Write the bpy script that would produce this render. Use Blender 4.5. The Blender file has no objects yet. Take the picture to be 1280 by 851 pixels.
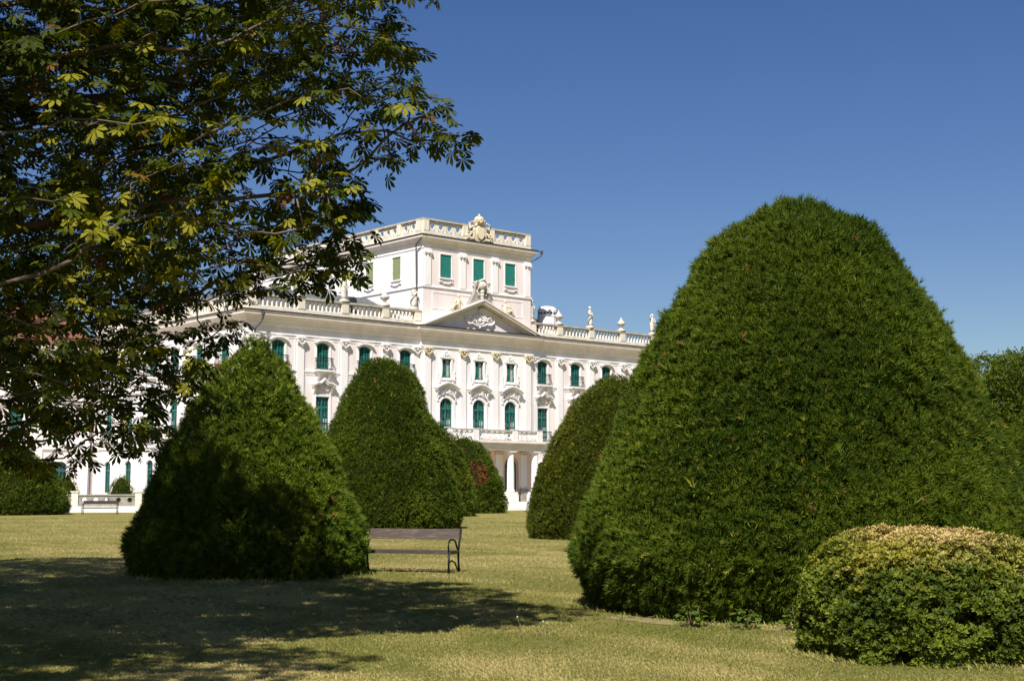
import bpy, bmesh, math, random
import numpy as np
from math import sin, cos, pi, radians, sqrt, atan2
from mathutils import Vector, Matrix

random.seed(7)
rng = np.random.default_rng(11)
scene = bpy.context.scene
COL = scene.collection

# ------------------------------------------------------------------ helpers
def tag(o, label=None, cat=None, group=None, kind=None):
    if label: o['label'] = label
    if cat: o['category'] = cat
    if group: o['group'] = group
    if kind: o['kind'] = kind
    return o

def empty(name, loc=(0, 0, 0), rz=0.0):
    o = bpy.data.objects.new(name, None)
    o.empty_display_size = 0.2
    o.location = loc
    o.rotation_euler = (0, 0, rz)
    COL.objects.link(o)
    return o

def dup(o, parent=None, loc=None, rz=None):
    """copy of an object with copies of its children"""
    c = o.copy()
    COL.objects.link(c)
    if parent is not None: c.parent = parent
    if loc is not None: c.location = loc
    if rz is not None: c.rotation_euler = (0, 0, rz)
    for ch in list(o.children):
        dup(ch, c)
    return c

class MB:
    """collects faces and links them as one mesh object"""
    def __init__(self):
        self.v = []; self.f = []; self.m = []
    def add(self, vs, fs, mi=0):
        b = len(self.v)
        self.v += [tuple(p) for p in vs]
        self.f += [tuple(i + b for i in f) for f in fs]
        self.m += [mi] * len(fs)
    def box(self, x0, x1, y0, y1, z0, z1, mi=0):
        vs = [(x0,y0,z0),(x1,y0,z0),(x1,y1,z0),(x0,y1,z0),(x0,y0,z1),(x1,y0,z1),(x1,y1,z1),(x0,y1,z1)]
        self.add(vs, [(3,2,1,0),(4,5,6,7),(0,1,5,4),(1,2,6,5),(2,3,7,6),(3,0,4,7)], mi)
    def prism(self, poly, y0, y1, mi=0):
        """polygon in x-z, thick along y (closed, convex or simple)"""
        n = len(poly)
        vs = [(x, y0, z) for x, z in poly] + [(x, y1, z) for x, z in poly]
        fs = [tuple(range(n)), tuple(range(2*n-1, n-1, -1))]
        fs += [(i, i+n, (i+1) % n + n, (i+1) % n) for i in range(n)]
        self.add(vs, fs, mi)
    def prism_z(self, poly, z0, z1, mi=0):
        n = len(poly)
        vs = [(x, y, z0) for x, y in poly] + [(x, y, z1) for x, y in poly]
        fs = [tuple(range(n-1, -1, -1)), tuple(range(n, 2*n))]
        fs += [(i, (i+1) % n, (i+1) % n + n, i+n) for i in range(n)]
        self.add(vs, fs, mi)
    def prism_x(self, poly, x0, x1, mi=0):
        n = len(poly)
        vs = [(x0, y, z) for y, z in poly] + [(x1, y, z) for y, z in poly]
        fs = [tuple(range(n)), tuple(range(2*n-1, n-1, -1))]
        fs += [(i, i+n, (i+1) % n + n, (i+1) % n) for i in range(n)]
        self.add(vs, fs, mi)
    def lathe(self, prof, cx=0, cy=0, n=12, mi=0, sx=1, sy=1):
        vs = []; fs = []
        for r, z in prof:
            for k in range(n):
                a = 2*pi*k/n
                vs.append((cx + r*cos(a)*sx, cy + r*sin(a)*sy, z))
        m = len(prof)
        for i in range(m-1):
            for k in range(n):
                k2 = (k+1) % n
                fs.append((i*n+k, i*n+k2, (i+1)*n+k2, (i+1)*n+k))
        fs.append(tuple(range(n-1, -1, -1))); fs.append(tuple((m-1)*n+k for k in range(n)))
        self.add(vs, fs, mi)
    def tube(self, pts, r, n=6, mi=0, closed=False):
        pts = [Vector(p) for p in pts]
        m = len(pts)
        rs = r if isinstance(r, (list, tuple)) else [r]*m
        vs = []; fs = []
        for i, p in enumerate(pts):
            if closed: t = pts[(i+1) % m] - pts[i-1]
            else: t = pts[min(i+1, m-1)] - pts[max(i-1, 0)]
            if t.length < 1e-9: t = Vector((0, 0, 1))
            t.normalize()
            a = Vector((0, 0, 1)) if abs(t.z) < 0.9 else Vector((1, 0, 0))
            u = t.cross(a).normalized(); w = t.cross(u)
            for k in range(n):
                an = 2*pi*k/n
                q = p + (u*cos(an) + w*sin(an))*rs[i]
                vs.append(tuple(q))
        for i in range(m if closed else m-1):
            j = (i+1) % m
            for k in range(n):
                k2 = (k+1) % n
                fs.append((i*n+k, i*n+k2, j*n+k2, j*n+k))
        if not closed:
            fs.append(tuple(range(n-1, -1, -1))); fs.append(tuple((m-1)*n+k for k in range(n)))
        self.add(vs, fs, mi)
    def ball(self, c, r, nu=10, nv=7, mi=0, s=(1, 1, 1)):
        prof = [(max(r*sin(pi*i/nv), r*0.02), -r*cos(pi*i/nv)) for i in range(nv+1)]
        b = len(self.v)
        self.lathe(prof, 0, 0, nu, mi)
        for i in range(b, len(self.v)):
            x, y, z = self.v[i]
            self.v[i] = (c[0]+x*s[0], c[1]+y*s[1], c[2]+z*s[2])
    def band(self, inner, outer, y0, y1, mi=0):
        """closed strip between two x-z polylines of equal length"""
        n = len(inner)
        for i in range(n-1):
            self.prism([inner[i], inner[i+1], outer[i+1], outer[i]], y0, y1, mi)
    def build(self, name, mats, parent=None, loc=(0, 0, 0), rz=0.0, smooth=False, link=True):
        me = bpy.data.meshes.new(name)
        me.from_pydata(self.v, [], self.f)
        if not isinstance(mats, (list, tuple)): mats = [mats]
        for m in mats: me.materials.append(m)
        if len(mats) > 1: me.polygons.foreach_set('material_index', self.m)
        bm = bmesh.new(); bm.from_mesh(me)
        bmesh.ops.recalc_face_normals(bm, faces=bm.faces)
        bm.to_mesh(me); bm.free()
        if smooth:
            me.polygons.foreach_set('use_smooth', [True]*len(me.polygons))
        o = bpy.data.objects.new(name, me)
        o.location = loc; o.rotation_euler = (0, 0, rz)
        if link: COL.objects.link(o)
        if parent is not None: o.parent = parent
        return o

# ------------------------------------------------------------------ materials
def new_mat(name):
    m = bpy.data.materials.new(name)
    m.use_nodes = True
    nt = m.node_tree
    return m, nt, nt.nodes['Principled BSDF']

def surf_mat(name, col, rough=0.8, var=0.12, scale=1.5, bump=0.0, bscale=30, col2=None, metallic=0.0, spec=0.3, streak=False):
    """base colour broken up by two octaves of noise, with a little relief"""
    m, nt, b = new_mat(name)
    N = nt.nodes; L = nt.links
    tc = N.new('ShaderNodeTexCoord')
    mp = N.new('ShaderNodeMapping')
    L.new(tc.outputs['Object'], mp.inputs['Vector'])
    if streak: mp.inputs['Scale'].default_value = (1, 1, 0.18)
    n1 = N.new('ShaderNodeTexNoise'); n1.inputs['Scale'].default_value = scale
    n1.inputs['Detail'].default_value = 6; n1.inputs['Roughness'].default_value = 0.65
    L.new(mp.outputs['Vector'], n1.inputs['Vector'])
    cr = N.new('ShaderNodeValToRGB')
    c2 = col2 if col2 else tuple(c*(1-var*2.2) for c in col)
    cr.color_ramp.elements[0].position = 0.30; cr.color_ramp.elements[0].color = (*c2, 1)
    cr.color_ramp.elements[1].position = 0.62; cr.color_ramp.elements[1].color = (*col, 1)
    L.new(n1.outputs['Fac'], cr.inputs['Fac'])
    L.new(cr.outputs['Color'], b.inputs['Base Color'])
    b.inputs['Roughness'].default_value = rough
    b.inputs['Metallic'].default_value = metallic
    b.inputs['Specular IOR Level'].default_value = spec
    if bump > 0:
        n2 = N.new('ShaderNodeTexNoise'); n2.inputs['Scale'].default_value = bscale; n2.inputs['Detail'].default_value = 5
        L.new(tc.outputs['Object'], n2.inputs['Vector'])
        bp = N.new('ShaderNodeBump'); bp.inputs['Strength'].default_value = bump; bp.inputs['Distance'].default_value = 0.02
        L.new(n2.outputs['Fac'], bp.inputs['Height'])
        L.new(bp.outputs['Normal'], b.inputs['Normal'])
    return m

M = {}
M['plaster_white'] = surf_mat('plaster_white', (0.83, 0.79, 0.768), 0.85, 0.075, 0.9, 0.15, 12, streak=True)
M['plaster_pink'] = surf_mat('plaster_pink', (0.80, 0.705, 0.675), 0.88, 0.07, 0.9, 0.15, 12, streak=True)
M['plaster_peach'] = surf_mat('plaster_peach', (0.78, 0.58, 0.48), 0.88, 0.05, 0.6, 0.15, 12, streak=True)
M['cornice_stone'] = surf_mat('cornice_stone', (0.83, 0.735, 0.68), 0.85, 0.08, 1.1, 0.2, 15)
M['balustrade_stone'] = surf_mat('balustrade_stone', (0.78, 0.705, 0.575), 0.9, 0.12, 2.2, 0.3, 18, streak=True)
M['rail_stone'] = surf_mat('rail_stone', (0.50, 0.45, 0.37), 0.92, 0.18, 1.6, 0.3, 18)
M['statue_stone'] = surf_mat('statue_stone', (0.66, 0.62, 0.54), 0.9, 0.16, 5, 0.25, 25)
M['gilt_stone'] = surf_mat('gilt_stone', (0.74, 0.62, 0.40), 0.7, 0.14, 3.0, 0.3, 20, col2=(0.64, 0.57, 0.46))
M['ochre_stone'] = surf_mat('ochre_stone', (0.74, 0.64, 0.46), 0.85, 0.2, 2.6, 0.3, 20, col2=(0.42, 0.34, 0.24))
M['grey_stone'] = surf_mat('grey_stone', (0.34, 0.31, 0.27), 0.9, 0.2, 2.5, 0.3, 20)
M['teal_paint'] = surf_mat('teal_paint', (0.030, 0.235, 0.190), 0.5, 0.12, 3)
M['window_paint'] = surf_mat('window_paint', (0.022, 0.170, 0.140), 0.5, 0.2, 2.5)
M['teal_paint_deep'] = surf_mat('teal_paint_deep', (0.016, 0.115, 0.105), 0.45, 0.14, 3)
M['pale_green_paint'] = surf_mat('pale_green_paint', (0.30, 0.35, 0.17), 0.65, 0.12, 3)  # belvedere flank shutters: paler, yellower green than the teal front ones
M['zinc_roof'] = surf_mat('zinc_roof', (0.16, 0.165, 0.165), 0.55, 0.15, 1.2, 0.1, 6, metallic=0.2)
M['tile_roof'] = surf_mat('tile_roof', (0.21, 0.085, 0.055), 0.85, 0.2, 3, 0.4, 9)
M['dark_metal'] = surf_mat('dark_metal', (0.045, 0.042, 0.045), 0.5, 0.1, 5, metallic=0.3)
M['pipe_metal'] = surf_mat('pipe_metal', (0.11, 0.105, 0.11), 0.5, 0.1, 5, metallic=0.3)
M['iron'] = surf_mat('iron', (0.018, 0.016, 0.016), 0.45, 0.2, 14, metallic=0.5)
M['curtain'] = surf_mat('curtain', (0.55, 0.53, 0.48), 0.9, 0.2, 8)
M['step_stone'] = surf_mat('step_stone', (0.80, 0.77, 0.70), 0.9, 0.08, 2.0, 0.2, 14)
M['gravel'] = surf_mat('gravel', (0.55, 0.50, 0.41), 0.95, 0.15, 9, 0.6, 60)
M['bark'] = surf_mat('bark', (0.15, 0.11, 0.075), 0.9, 0.25, 4, 0.8, 14, streak=True)
M['twig'] = surf_mat('twig', (0.16, 0.11, 0.07), 0.9, 0.2, 9)

def glass_mat():
    m, nt, b = new_mat('window_glass')
    N = nt.nodes; L = nt.links
    tc = N.new('ShaderNodeTexCoord'); n1 = N.new('ShaderNodeTexNoise')
    n1.inputs['Scale'].default_value = 2.2; n1.inputs['Detail'].default_value = 3
    L.new(tc.outputs['Object'], n1.inputs['Vector'])
    cr = N.new('ShaderNodeValToRGB')
    cr.color_ramp.elements[0].position = 0.35; cr.color_ramp.elements[0].color = (0.012, 0.02, 0.02, 1)
    cr.color_ramp.elements[1].position = 0.72; cr.color_ramp.elements[1].color = (0.10, 0.13, 0.12, 1)
    L.new(n1.outputs['Fac'], cr.inputs['Fac']); L.new(cr.outputs['Color'], b.inputs['Base Color'])
    b.inputs['Roughness'].default_value = 0.06; b.inputs['Specular IOR Level'].default_value = 0.6
    bp = N.new('ShaderNodeBump'); bp.inputs['Strength'].default_value = 0.05
    L.new(n1.outputs['Fac'], bp.inputs['Height']); L.new(bp.outputs['Normal'], b.inputs['Normal'])
    return m
M['glass'] = glass_mat()

def wood_mat():
    m, nt, b = new_mat('weathered_plank')
    N = nt.nodes; L = nt.links
    tc = N.new('ShaderNodeTexCoord'); mp = N.new('ShaderNodeMapping'); mp.inputs['Scale'].default_value = (1.6, 14, 14)
    L.new(tc.outputs['Object'], mp.inputs['Vector'])
    n1 = N.new('ShaderNodeTexNoise'); n1.inputs['Scale'].default_value = 2.2; n1.inputs['Detail'].default_value = 8; n1.inputs['Roughness'].default_value = 0.75
    L.new(mp.outputs['Vector'], n1.inputs['Vector'])
    cr = N.new('ShaderNodeValToRGB')
    e = cr.color_ramp.elements
    e[0].position = 0.30; e[0].color = (0.030, 0.020, 0.015, 1)
    e[1].position = 0.56; e[1].color = (0.074, 0.050, 0.038, 1)
    k = e.new(0.70); k.color = (0.21, 0.16, 0.12, 1)
    L.new(n1.outputs['Fac'], cr.inputs['Fac']); L.new(cr.outputs['Color'], b.inputs['Base Color'])
    b.inputs['Roughness'].default_value = 0.6
    bp = N.new('ShaderNodeBump'); bp.inputs['Strength'].default_value = 0.3; bp.inputs['Distance'].default_value = 0.01
    L.new(n1.outputs['Fac'], bp.inputs['Height']); L.new(bp.outputs['Normal'], b.inputs['Normal'])
    return m
M['plank'] = wood_mat()

def leaf_mat(name, trans=0.25, rough=0.5, spec=0.35):
    """colour comes from each leaf's own attribute"""
    m = bpy.data.materials.new(name); m.use_nodes = True
    nt = m.node_tree; N = nt.nodes; L = nt.links
    b = N['Principled BSDF']; out = N['Material Output']
    at = N.new('ShaderNodeAttribute'); at.attribute_name = 'leaf_colour'
    L.new(at.outputs['Color'], b.inputs['Base Color'])
    b.inputs['Roughness'].default_value = rough
    b.inputs['Specular IOR Level'].default_value = spec
    if trans > 0:
        t = N.new('ShaderNodeBsdfTranslucent')
        hs = N.new('ShaderNodeHueSaturation'); hs.inputs['Saturation'].default_value = 1.15; hs.inputs['Value'].default_value = 1.5
        L.new(at.outputs['Color'], hs.inputs['Color']); L.new(hs.outputs['Color'], t.inputs['Color'])
        mx = N.new('ShaderNodeMixShader'); mx.inputs['Fac'].default_value = trans
        L.new(b.outputs['BSDF'], mx.inputs[1]); L.new(t.outputs['BSDF'], mx.inputs[2])
        L.new(mx.outputs['Shader'], out.inputs['Surface'])
    return m
M['chestnut_leaf'] = leaf_mat('chestnut_leaf', 0.34, 0.6, 0.10)
M['yew_needle'] = leaf_mat('yew_needle', 0.12, 0.6, 0.12)
M['box_leaf'] = leaf_mat('box_leaf', 0.15, 0.55, 0.18)
M['grass_blade'] = leaf_mat('grass_blade', 0.2, 0.7, 0.2)
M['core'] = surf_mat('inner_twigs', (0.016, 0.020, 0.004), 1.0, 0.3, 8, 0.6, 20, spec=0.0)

# ------------------------------------------------------------------ scatter: one mesh of many small faces
def unit(a):
    return a / np.maximum(np.linalg.norm(a, axis=-1, keepdims=True), 1e-9)

def frames(fwd, up):
    f = unit(fwd); r = unit(np.cross(f, up)); n = np.cross(r, f)
    return f, r, n

def foliage_mesh(name, tv, tf, pos, fwd, up, size, col, mat, parent=None, extra=None, vcol_jit=None):
    """tv (k,3) template verts in (fwd,right,normal); tf list of faces; pos (n,3) ... -> ONE mesh object.
    extra = (verts, faces, material) solid added to the same mesh"""
    n = len(pos); tv = np.asarray(tv, float); k = len(tv)
    f, r, u = frames(fwd, up)
    V = pos[:, None, :] + size[:, None, None]*(tv[None, :, 0:1]*f[:, None, :] + tv[None, :, 1:2]*r[:, None, :] + tv[None, :, 2:3]*u[:, None, :])
    V = V.reshape(-1, 3)
    lt = np.array([len(q) for q in tf]); flat = np.array([i for q in tf for i in q])
    loops = (np.arange(n)[:, None]*k + flat[None, :]).reshape(-1)
    tot = np.tile(lt, n)
    C = np.repeat(np.concatenate([col, np.ones((n, 1))], 1), k, axis=0)
    mi = np.zeros(len(tot), np.int32)
    if extra:
        ev, ef, em = extra
        b = len(V)
        V = np.concatenate([V, np.asarray(ev, float)])
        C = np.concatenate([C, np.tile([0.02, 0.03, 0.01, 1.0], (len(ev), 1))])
        loops = np.concatenate([loops, np.array([i+b for q in ef for i in q])])
        tot = np.concatenate([tot, np.array([len(q) for q in ef])])
        mi = np.concatenate([mi, np.ones(len(ef), np.int32)])
    me = bpy.data.meshes.new(name)
    me.vertices.add(len(V)); me.vertices.foreach_set('co', V.astype(np.float32).reshape(-1))
    me.loops.add(len(loops)); me.loops.foreach_set('vertex_index', loops.astype(np.int32))
    st = np.concatenate([[0], np.cumsum(tot)[:-1]]).astype(np.int32)
    me.polygons.add(len(tot)); me.polygons.foreach_set('loop_start', st); me.polygons.foreach_set('loop_total', tot.astype(np.int32))
    me.materials.append(mat)
    if extra:
        me.materials.append(extra[2]); me.polygons.foreach_set('material_index', mi)
    a = me.attributes.new('leaf_colour', 'FLOAT_COLOR', 'POINT')
    a.data.foreach_set('color', C.astype(np.float32).reshape(-1))
    me.update(calc_edges=True)
    o = bpy.data.objects.new(name, me); COL.objects.link(o)
    if parent is not None: o.parent = parent
    return o

def lumps(p, seed, freq, octs=3):
    """smooth 3D noise, about -1..1, as a sum of sines"""
    g = np.random.default_rng(seed); s = np.zeros(len(p)); a = 1.0; tot = 0
    for o in range(octs):
        for j in range(4):
            d = unit(g.normal(size=3)); ph = g.uniform(0, 6.28)
            s += a*np.sin(p @ d*freq*(2**o)*g.uniform(0.7, 1.3) + ph); tot += a*a/2
        a *= 0.6
    return s/np.sqrt(tot)/1.6

def mixc(a, b, t):
    return np.asarray(a)[None, :]*(1-t[:, None]) + np.asarray(b)[None, :]*t[:, None]

# ------------------------------------------------------------------ ground
def ground_material():
    m, nt, b = new_mat('lawn')
    N = nt.nodes; L = nt.links
    tc = N.new('ShaderNodeTexCoord')
    def noise(s, d=5, r=0.6):
        n = N.new('ShaderNodeTexNoise'); n.inputs['Scale'].default_value = s; n.inputs['Detail'].default_value = d; n.inputs['Roughness'].default_value = r
        L.new(tc.outputs['Object'], n.inputs['Vector']); return n
    big = noise(0.22, 5, 0.62); fine = noise(9, 8, 0.75); blade = noise(70, 4, 0.7)
    c1 = N.new('ShaderNodeValToRGB'); e = c1.color_ramp.elements
    e[0].position = 0.34; e[0].color = (0.185, 0.185, 0.050, 1)
    e[1].position = 0.60; e[1].color = (0.295, 0.250, 0.088, 1)
    k = e.new(0.74); k.color = (0.37, 0.295, 0.125, 1)
    L.new(big.outputs['Fac'], c1.inputs['Fac'])
    c2 = N.new('ShaderNodeValToRGB'); c2.color_ramp.elements[0].position = 0.30; c2.color_ramp.elements[0].color = (0.52, 0.55, 0.45, 1)
    c2.color_ramp.elements[1].position = 0.68; c2.color_ramp.elements[1].color = (1.22, 1.18, 1.1, 1)
    L.new(fine.outputs['Fac'], c2.inputs['Fac'])
    mx = N.new('ShaderNodeMix'); mx.data_type = 'RGBA'; mx.blend_type = 'MULTIPLY'; mx.inputs['Factor'].default_value = 0.9
    L.new(c1.outputs['Color'], mx.inputs['A']); L.new(c2.outputs['Color'], mx.inputs['B'])
    L.new(mx.outputs['Result'], b.inputs['Base Color'])
    b.inputs['Roughness'].default_value = 0.95; b.inputs['Specular IOR Level'].default_value = 0.1
    ad = N.new('ShaderNodeMath'); ad.operation = 'ADD'
    L.new(fine.outputs['Fac'], ad.inputs[0]); L.new(blade.outputs['Fac'], ad.inputs[1])
    bp = N.new('ShaderNodeBump'); bp.inputs['Strength'].default_value = 0.8; bp.inputs['Distance'].default_value = 0.05
    L.new(ad.outputs['Value'], bp.inputs['Height']); L.new(bp.outputs['Normal'], b.inputs['Normal'])
    return m
M['lawn'] = ground_material()
g = MB(); g.add([(-900, -300, 0), (900, -300, 0), (900, 1500, 0), (-900, 1500, 0)], [(0, 1, 2, 3)])
tag(g.build('ground', M['lawn']), kind='structure')

M['soil'] = surf_mat('soil', (0.27, 0.225, 0.105), 0.97, 0.25, 5, 0.9, 40, col2=(0.15, 0.125, 0.055), spec=0.05)
g = MB(); n_ = 72; ri = []; ro = []
for k in range(n_):
    a = 2*pi*k/n_; w = 3.35+0.22*sin(3*a+1)+0.14*sin(7*a)+0.09*sin(17*a+2)+0.05*sin(31*a)
    ro.append((4.13+w*cos(a), 19.9+w*sin(a), 0.005))
g.add(ro, [tuple(range(n_))])
tag(g.build('bare_soil', M['soil']), kind='structure')

# palace frame: x along the garden front, -y out of the wall, z up
PA = radians(41.0)
PO = (-3.24, 127.705, 0.0)
def pw(x, y, z=0.0):
    return (PO[0] + x*cos(PA) - y*sin(PA), PO[1] + x*sin(PA) + y*cos(PA), z)

# gravel walk along the front of the palace
g = MB()
poly = [pw(-75, 27.0), pw(-75, 16.0), pw(-29, 16.0), pw(-29, -4.4), pw(29, -4.4), pw(29, 0.5), pw(-23.5, 0.5), pw(-23.5, 27.0)]
g.add([(x, y, 0.006) for x, y, z in poly], [tuple(range(8))])
tag(g.build('gravel_path', M['gravel']), kind='structure')

# ------------------------------------------------------------------ palace
palace = empty('palace', PO, PA)
tag(palace, 'white and pink baroque palace with teal windows, stone balustrade and a square belvedere', 'palace')
W = 23.95; DEEP = 27.8; AV = 6.6      # half width of the front, depth of its left flank, half width of the projecting centre

def sheet(mb, x0, x1, z0, z1, ops, y=0.0, depth=0.24):
    """wall sheet facing -y with recessed openings (xc, w, zb, zt, arch_rise)"""
    xs = sorted({x0, x1, *[o[0]-o[1]/2 for o in ops], *[o[0]+o[1]/2 for o in ops]})
    zs = sorted({z0, z1, *[o[2] for o in ops], *[o[3] for o in ops]})
    xs = [x for x in xs if x0 <= x <= x1]; zs = [z for z in zs if z0 <= z <= z1]
    for i in range(len(xs)-1):
        for j in range(len(zs)-1):
            cx = (xs[i]+xs[i+1])/2; cz = (zs[j]+zs[j+1])/2
            if any(abs(cx-o[0]) < o[1]/2 and o[2] < cz < o[3] for o in ops): continue
            mb.add([(xs[i], y, zs[j]), (xs[i+1], y, zs[j]), (xs[i+1], y, zs[j+1]), (xs[i], y, zs[j+1])], [(0, 1, 2, 3)])
    for xc, w, zb, zt, ar in ops:
        a, c = xc-w/2, xc+w/2
        sp = zt-ar
        n = 10 if ar > 0 else 0
        top = []
        if ar > 0:
            R = (w*w/4+ar*ar)/(2*ar); cz = zt-R; t0 = math.asin(min(1, (w/2)/R))
            top = [(xc+R*sin(-t0+2*t0*k/n), cz+R*cos(-t0+2*t0*k/n)) for k in range(n+1)]
            half = n//2
            mb.add([(a, y, zt)] + [(p[0], y, p[1]) for p in top[:half+1]], [tuple(range(half+2))])
            mb.add([(c, y, zt)] + [(p[0], y, p[1]) for p in top[half:]], [tuple(range(len(top)-half+1))])
        else: top = [(a, zt), (c, zt)]
        ring = [(a, zb)] + top + [(c, zb)]
        for k in range(len(ring)):
            p, q = ring[k], ring[(k+1) % len(ring)]
            mb.add([(p[0], y, p[1]), (q[0], y, q[1]), (q[0], y+depth, q[1]), (p[0], y+depth, p[1])], [(0, 1, 2, 3)])

SB = [8.12, 12.45, 16.7, 21.05]                       # window axes of the side bays
PIL = [10.35, 14.6, 18.95, 23.4]                      # pilasters between them
SV = [3.6, 7.85, 12.1, 16.35, 20.6, 24.85]            # window axes on the left flank
UP = (1.22, 11.85, 14.02, 0.22)                       # upper french window of the side bays
MID = (1.30, 6.32, 9.52, 0.0)
LOW = (1.30, 1.55, 4.45, 0.30)

# --- walls
def ops_for(xs):
    return [(x, *s) for x in xs for s in (UP, MID, LOW)]
for x0, x1, xs in ((-W, -AV, [-x for x in SB]), (AV, W, SB)):
    w_ = MB(); sheet(w_, x0, x1, 0, 16.2, ops_for(xs)); w_.build('wall', M['plaster_pink'], palace)
w_ = MB()
sheet(w_, -DEEP, 0, 0, 16.2, ops_for([-v for v in SV]))
w_.build('wall', M['plaster_white'], palace, (-W, 0, 0), -pi/2)
# flank on the far side and the back
for q in ((W-0.3, W-0.001, 0.02, 30, 0, 16.15), (-W, W-0.301, 29.7, 30, 0, 16.15), (-W, -W+0.3, DEEP+0.01, 29.699, 0, 16.15)):
    w_ = MB(); w_.box(*q); w_.build('wall', M['plaster_white'], palace)
w_ = MB()
CEN = [(x, 1.12, 11.78, 13.46, 0.0) for x in (-3.8, 0, 3.8)]
CARCH = [(x, 1.44, 6.42, 9.97, 0.60) for x in (-3.8, 0, 3.8)]
CLOW = [(-3.95, 1.5, 0.75, 4.75, 0.72), (0, 3.0, 0.75, 5.35, 1.35), (3.95, 1.5, 0.75, 4.75, 0.72)]
sheet(w_, -AV, AV, 5.95, 16.2, CEN + CARCH, y=-0.3)
for s in (-1, 1):
    w_.add([(s*AV, -0.3, 0), (s*AV, 0, 0), (s*AV, 0, 16.2), (s*AV, -0.3, 16.2)], [(0, 1, 2, 3)])
w_.build('wall', M['plaster_white'], palace)
w_ = MB(); sheet(w_, -AV, AV, 0, 5.95, CLOW, y=-0.3, depth=0.4)
w_.build('ground_floor_wall', M['plaster_peach'], palace)

# --- sweeps with mitred corners
def sweep(mb, path, prof, closed=False, mi=0):
    n = len(path); rings = []
    for i, p in enumerate(path):
        def nd(a, c):
            dx, dy = c[0]-a[0], c[1]-a[1]; l = sqrt(dx*dx+dy*dy); return (dy/l, -dx/l)
        if closed: n0 = nd(path[i-1], p); n1 = nd(p, path[(i+1) % n])
        else:
            n0 = nd(path[i-1], p) if i else nd(p, path[1]); n1 = nd(p, path[i+1]) if i < n-1 else n0
        bx, by = n0[0]+n1[0], n0[1]+n1[1]; k = 2/(bx*bx+by*by)
        m = (bx*k, by*k)
        rings.append([(p[0]+m[0]*o, p[1]+m[1]*o, z) for o, z in prof])
    k = len(prof)
    vs = [q for r in rings for q in r]; fs = []
    for i in range(n if closed else n-1):
        j = (i+1) % n
        for a in range(k):
            b_ = (a+1) % k
            fs.append((i*k+a, j*k+a, j*k+b_, i*k+b_))
    if not closed:
        fs.append(tuple(range(k))); fs.append(tuple((n-1)*k+a for a in range(k-1, -1, -1)))
    mb.add(vs, fs, mi)

OUT = [(-W, DEEP), (-W, 0), (-AV, 0), (-AV, -0.3), (AV, -0.3), (AV, 0), (W, 0), (W, 29)]
OV = 0.78
c = MB()
sweep(c, OUT, [(-0.1, 14.96), (0.07, 14.96), (0.09, 15.10), (0.16, 15.14), (0.26, 15.40), (0.44, 15.68), (OV-0.12, 15.86), (OV-0.06, 15.88), (OV-0.04, 16.12), (OV, 16.16), (-0.1, 16.18)])
c.build('cornice', M['cornice_stone'], palace)
c = MB(); sweep(c, OUT, [(-0.1, 14.36), (0.06, 14.36), (0.10, 14.44), (0.10, 14.52), (0.03, 14.56), (0.03, 14.958), (-0.1, 14.958)])
c.build('frieze', M['plaster_white'], palace)
c = MB(); sweep(c, OUT, [(-0.2, 16.182), (OV+0.02, 16.17), (OV+0.07, 16.20), (OV+0.07, 16.27), (OV, 16.28), (-0.2, 16.30)])
c.build('gutter', M['dark_metal'], palace)
# storey bands
for z0, z1, o in ((5.55, 6.02, 0.14), (6.02, 6.24, 0.22)):
    c = MB()
    sweep(c, [(-W, DEEP), (-W, 0), (-AV-0.002, 0)], [(-0.05, z0), (o, z0), (o, z1-0.003), (-0.05, z1-0.003)])
    sweep(c, [(AV+0.002, 0), (W, 0), (W, 29)], [(-0.05, z0), (o, z0), (o, z1-0.003), (-0.05, z1-0.003)])
    c.build('storey_band', M['plaster_white'], palace)
c = MB()
sweep(c, [(-W, DEEP), (-W, 0), (-AV-0.002, 0)], [(-0.05, 11.42), (0.05, 11.42), (0.09, 11.5), (0.09, 11.62), (-0.05, 11.62)])
sweep(c, [(AV+0.002, 0), (W, 0), (W, 29)], [(-0.05, 11.42), (0.05, 11.42), (0.09, 11.5), (0.09, 11.62), (-0.05, 11.62)])
c.build('storey_band', M['plaster_white'], palace)
c = MB(); sweep(c, [(-W, DEEP), (-W, 0), (-AV-0.002, 0)], [(-0.05, 0), (0.16, 0), (0.16, 0.72), (0.1, 0.8), (-0.05, 0.8)])
sweep(c, [(AV+0.002, 0), (W, 0), (W, 29)], [(-0.05, 0), (0.16, 0), (0.16, 0.72), (0.1, 0.8), (-0.05, 0.8)])
c.build('plinth', M['step_stone'], palace)

# --- white frames round the pink wall fields
def field(mb, x0, x1, z0, z1, t=0.10, p=0.035):
    mb.box(x0, x1, -p, 0.02, z0, z0+t); mb.box(x0, x1, -p, 0.02, z1-t, z1)
    mb.box(x0, x0+t, -p, 0.02, z0+t+0.002, z1-t-0.002); mb.box(x1-t, x1, -p, 0.02, z0+t+0.002, z1-t-0.002)
edges = [AV+0.5] + PIL
for i in range(4):
    x0 = edges[i]+0.45 if i else 7.40; x1 = edges[i+1]-0.45
    for s in (-1, 1):
        a, b_ = sorted((s*x0, s*x1))
        for z0, z1 in ((11.66, 14.30), (6.30, 11.38), (0.9, 5.4)):
            fr = MB(); field(fr, a, b_, z0, z1); fr.build('wall_panel', M['plaster_white'], palace)

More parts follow.
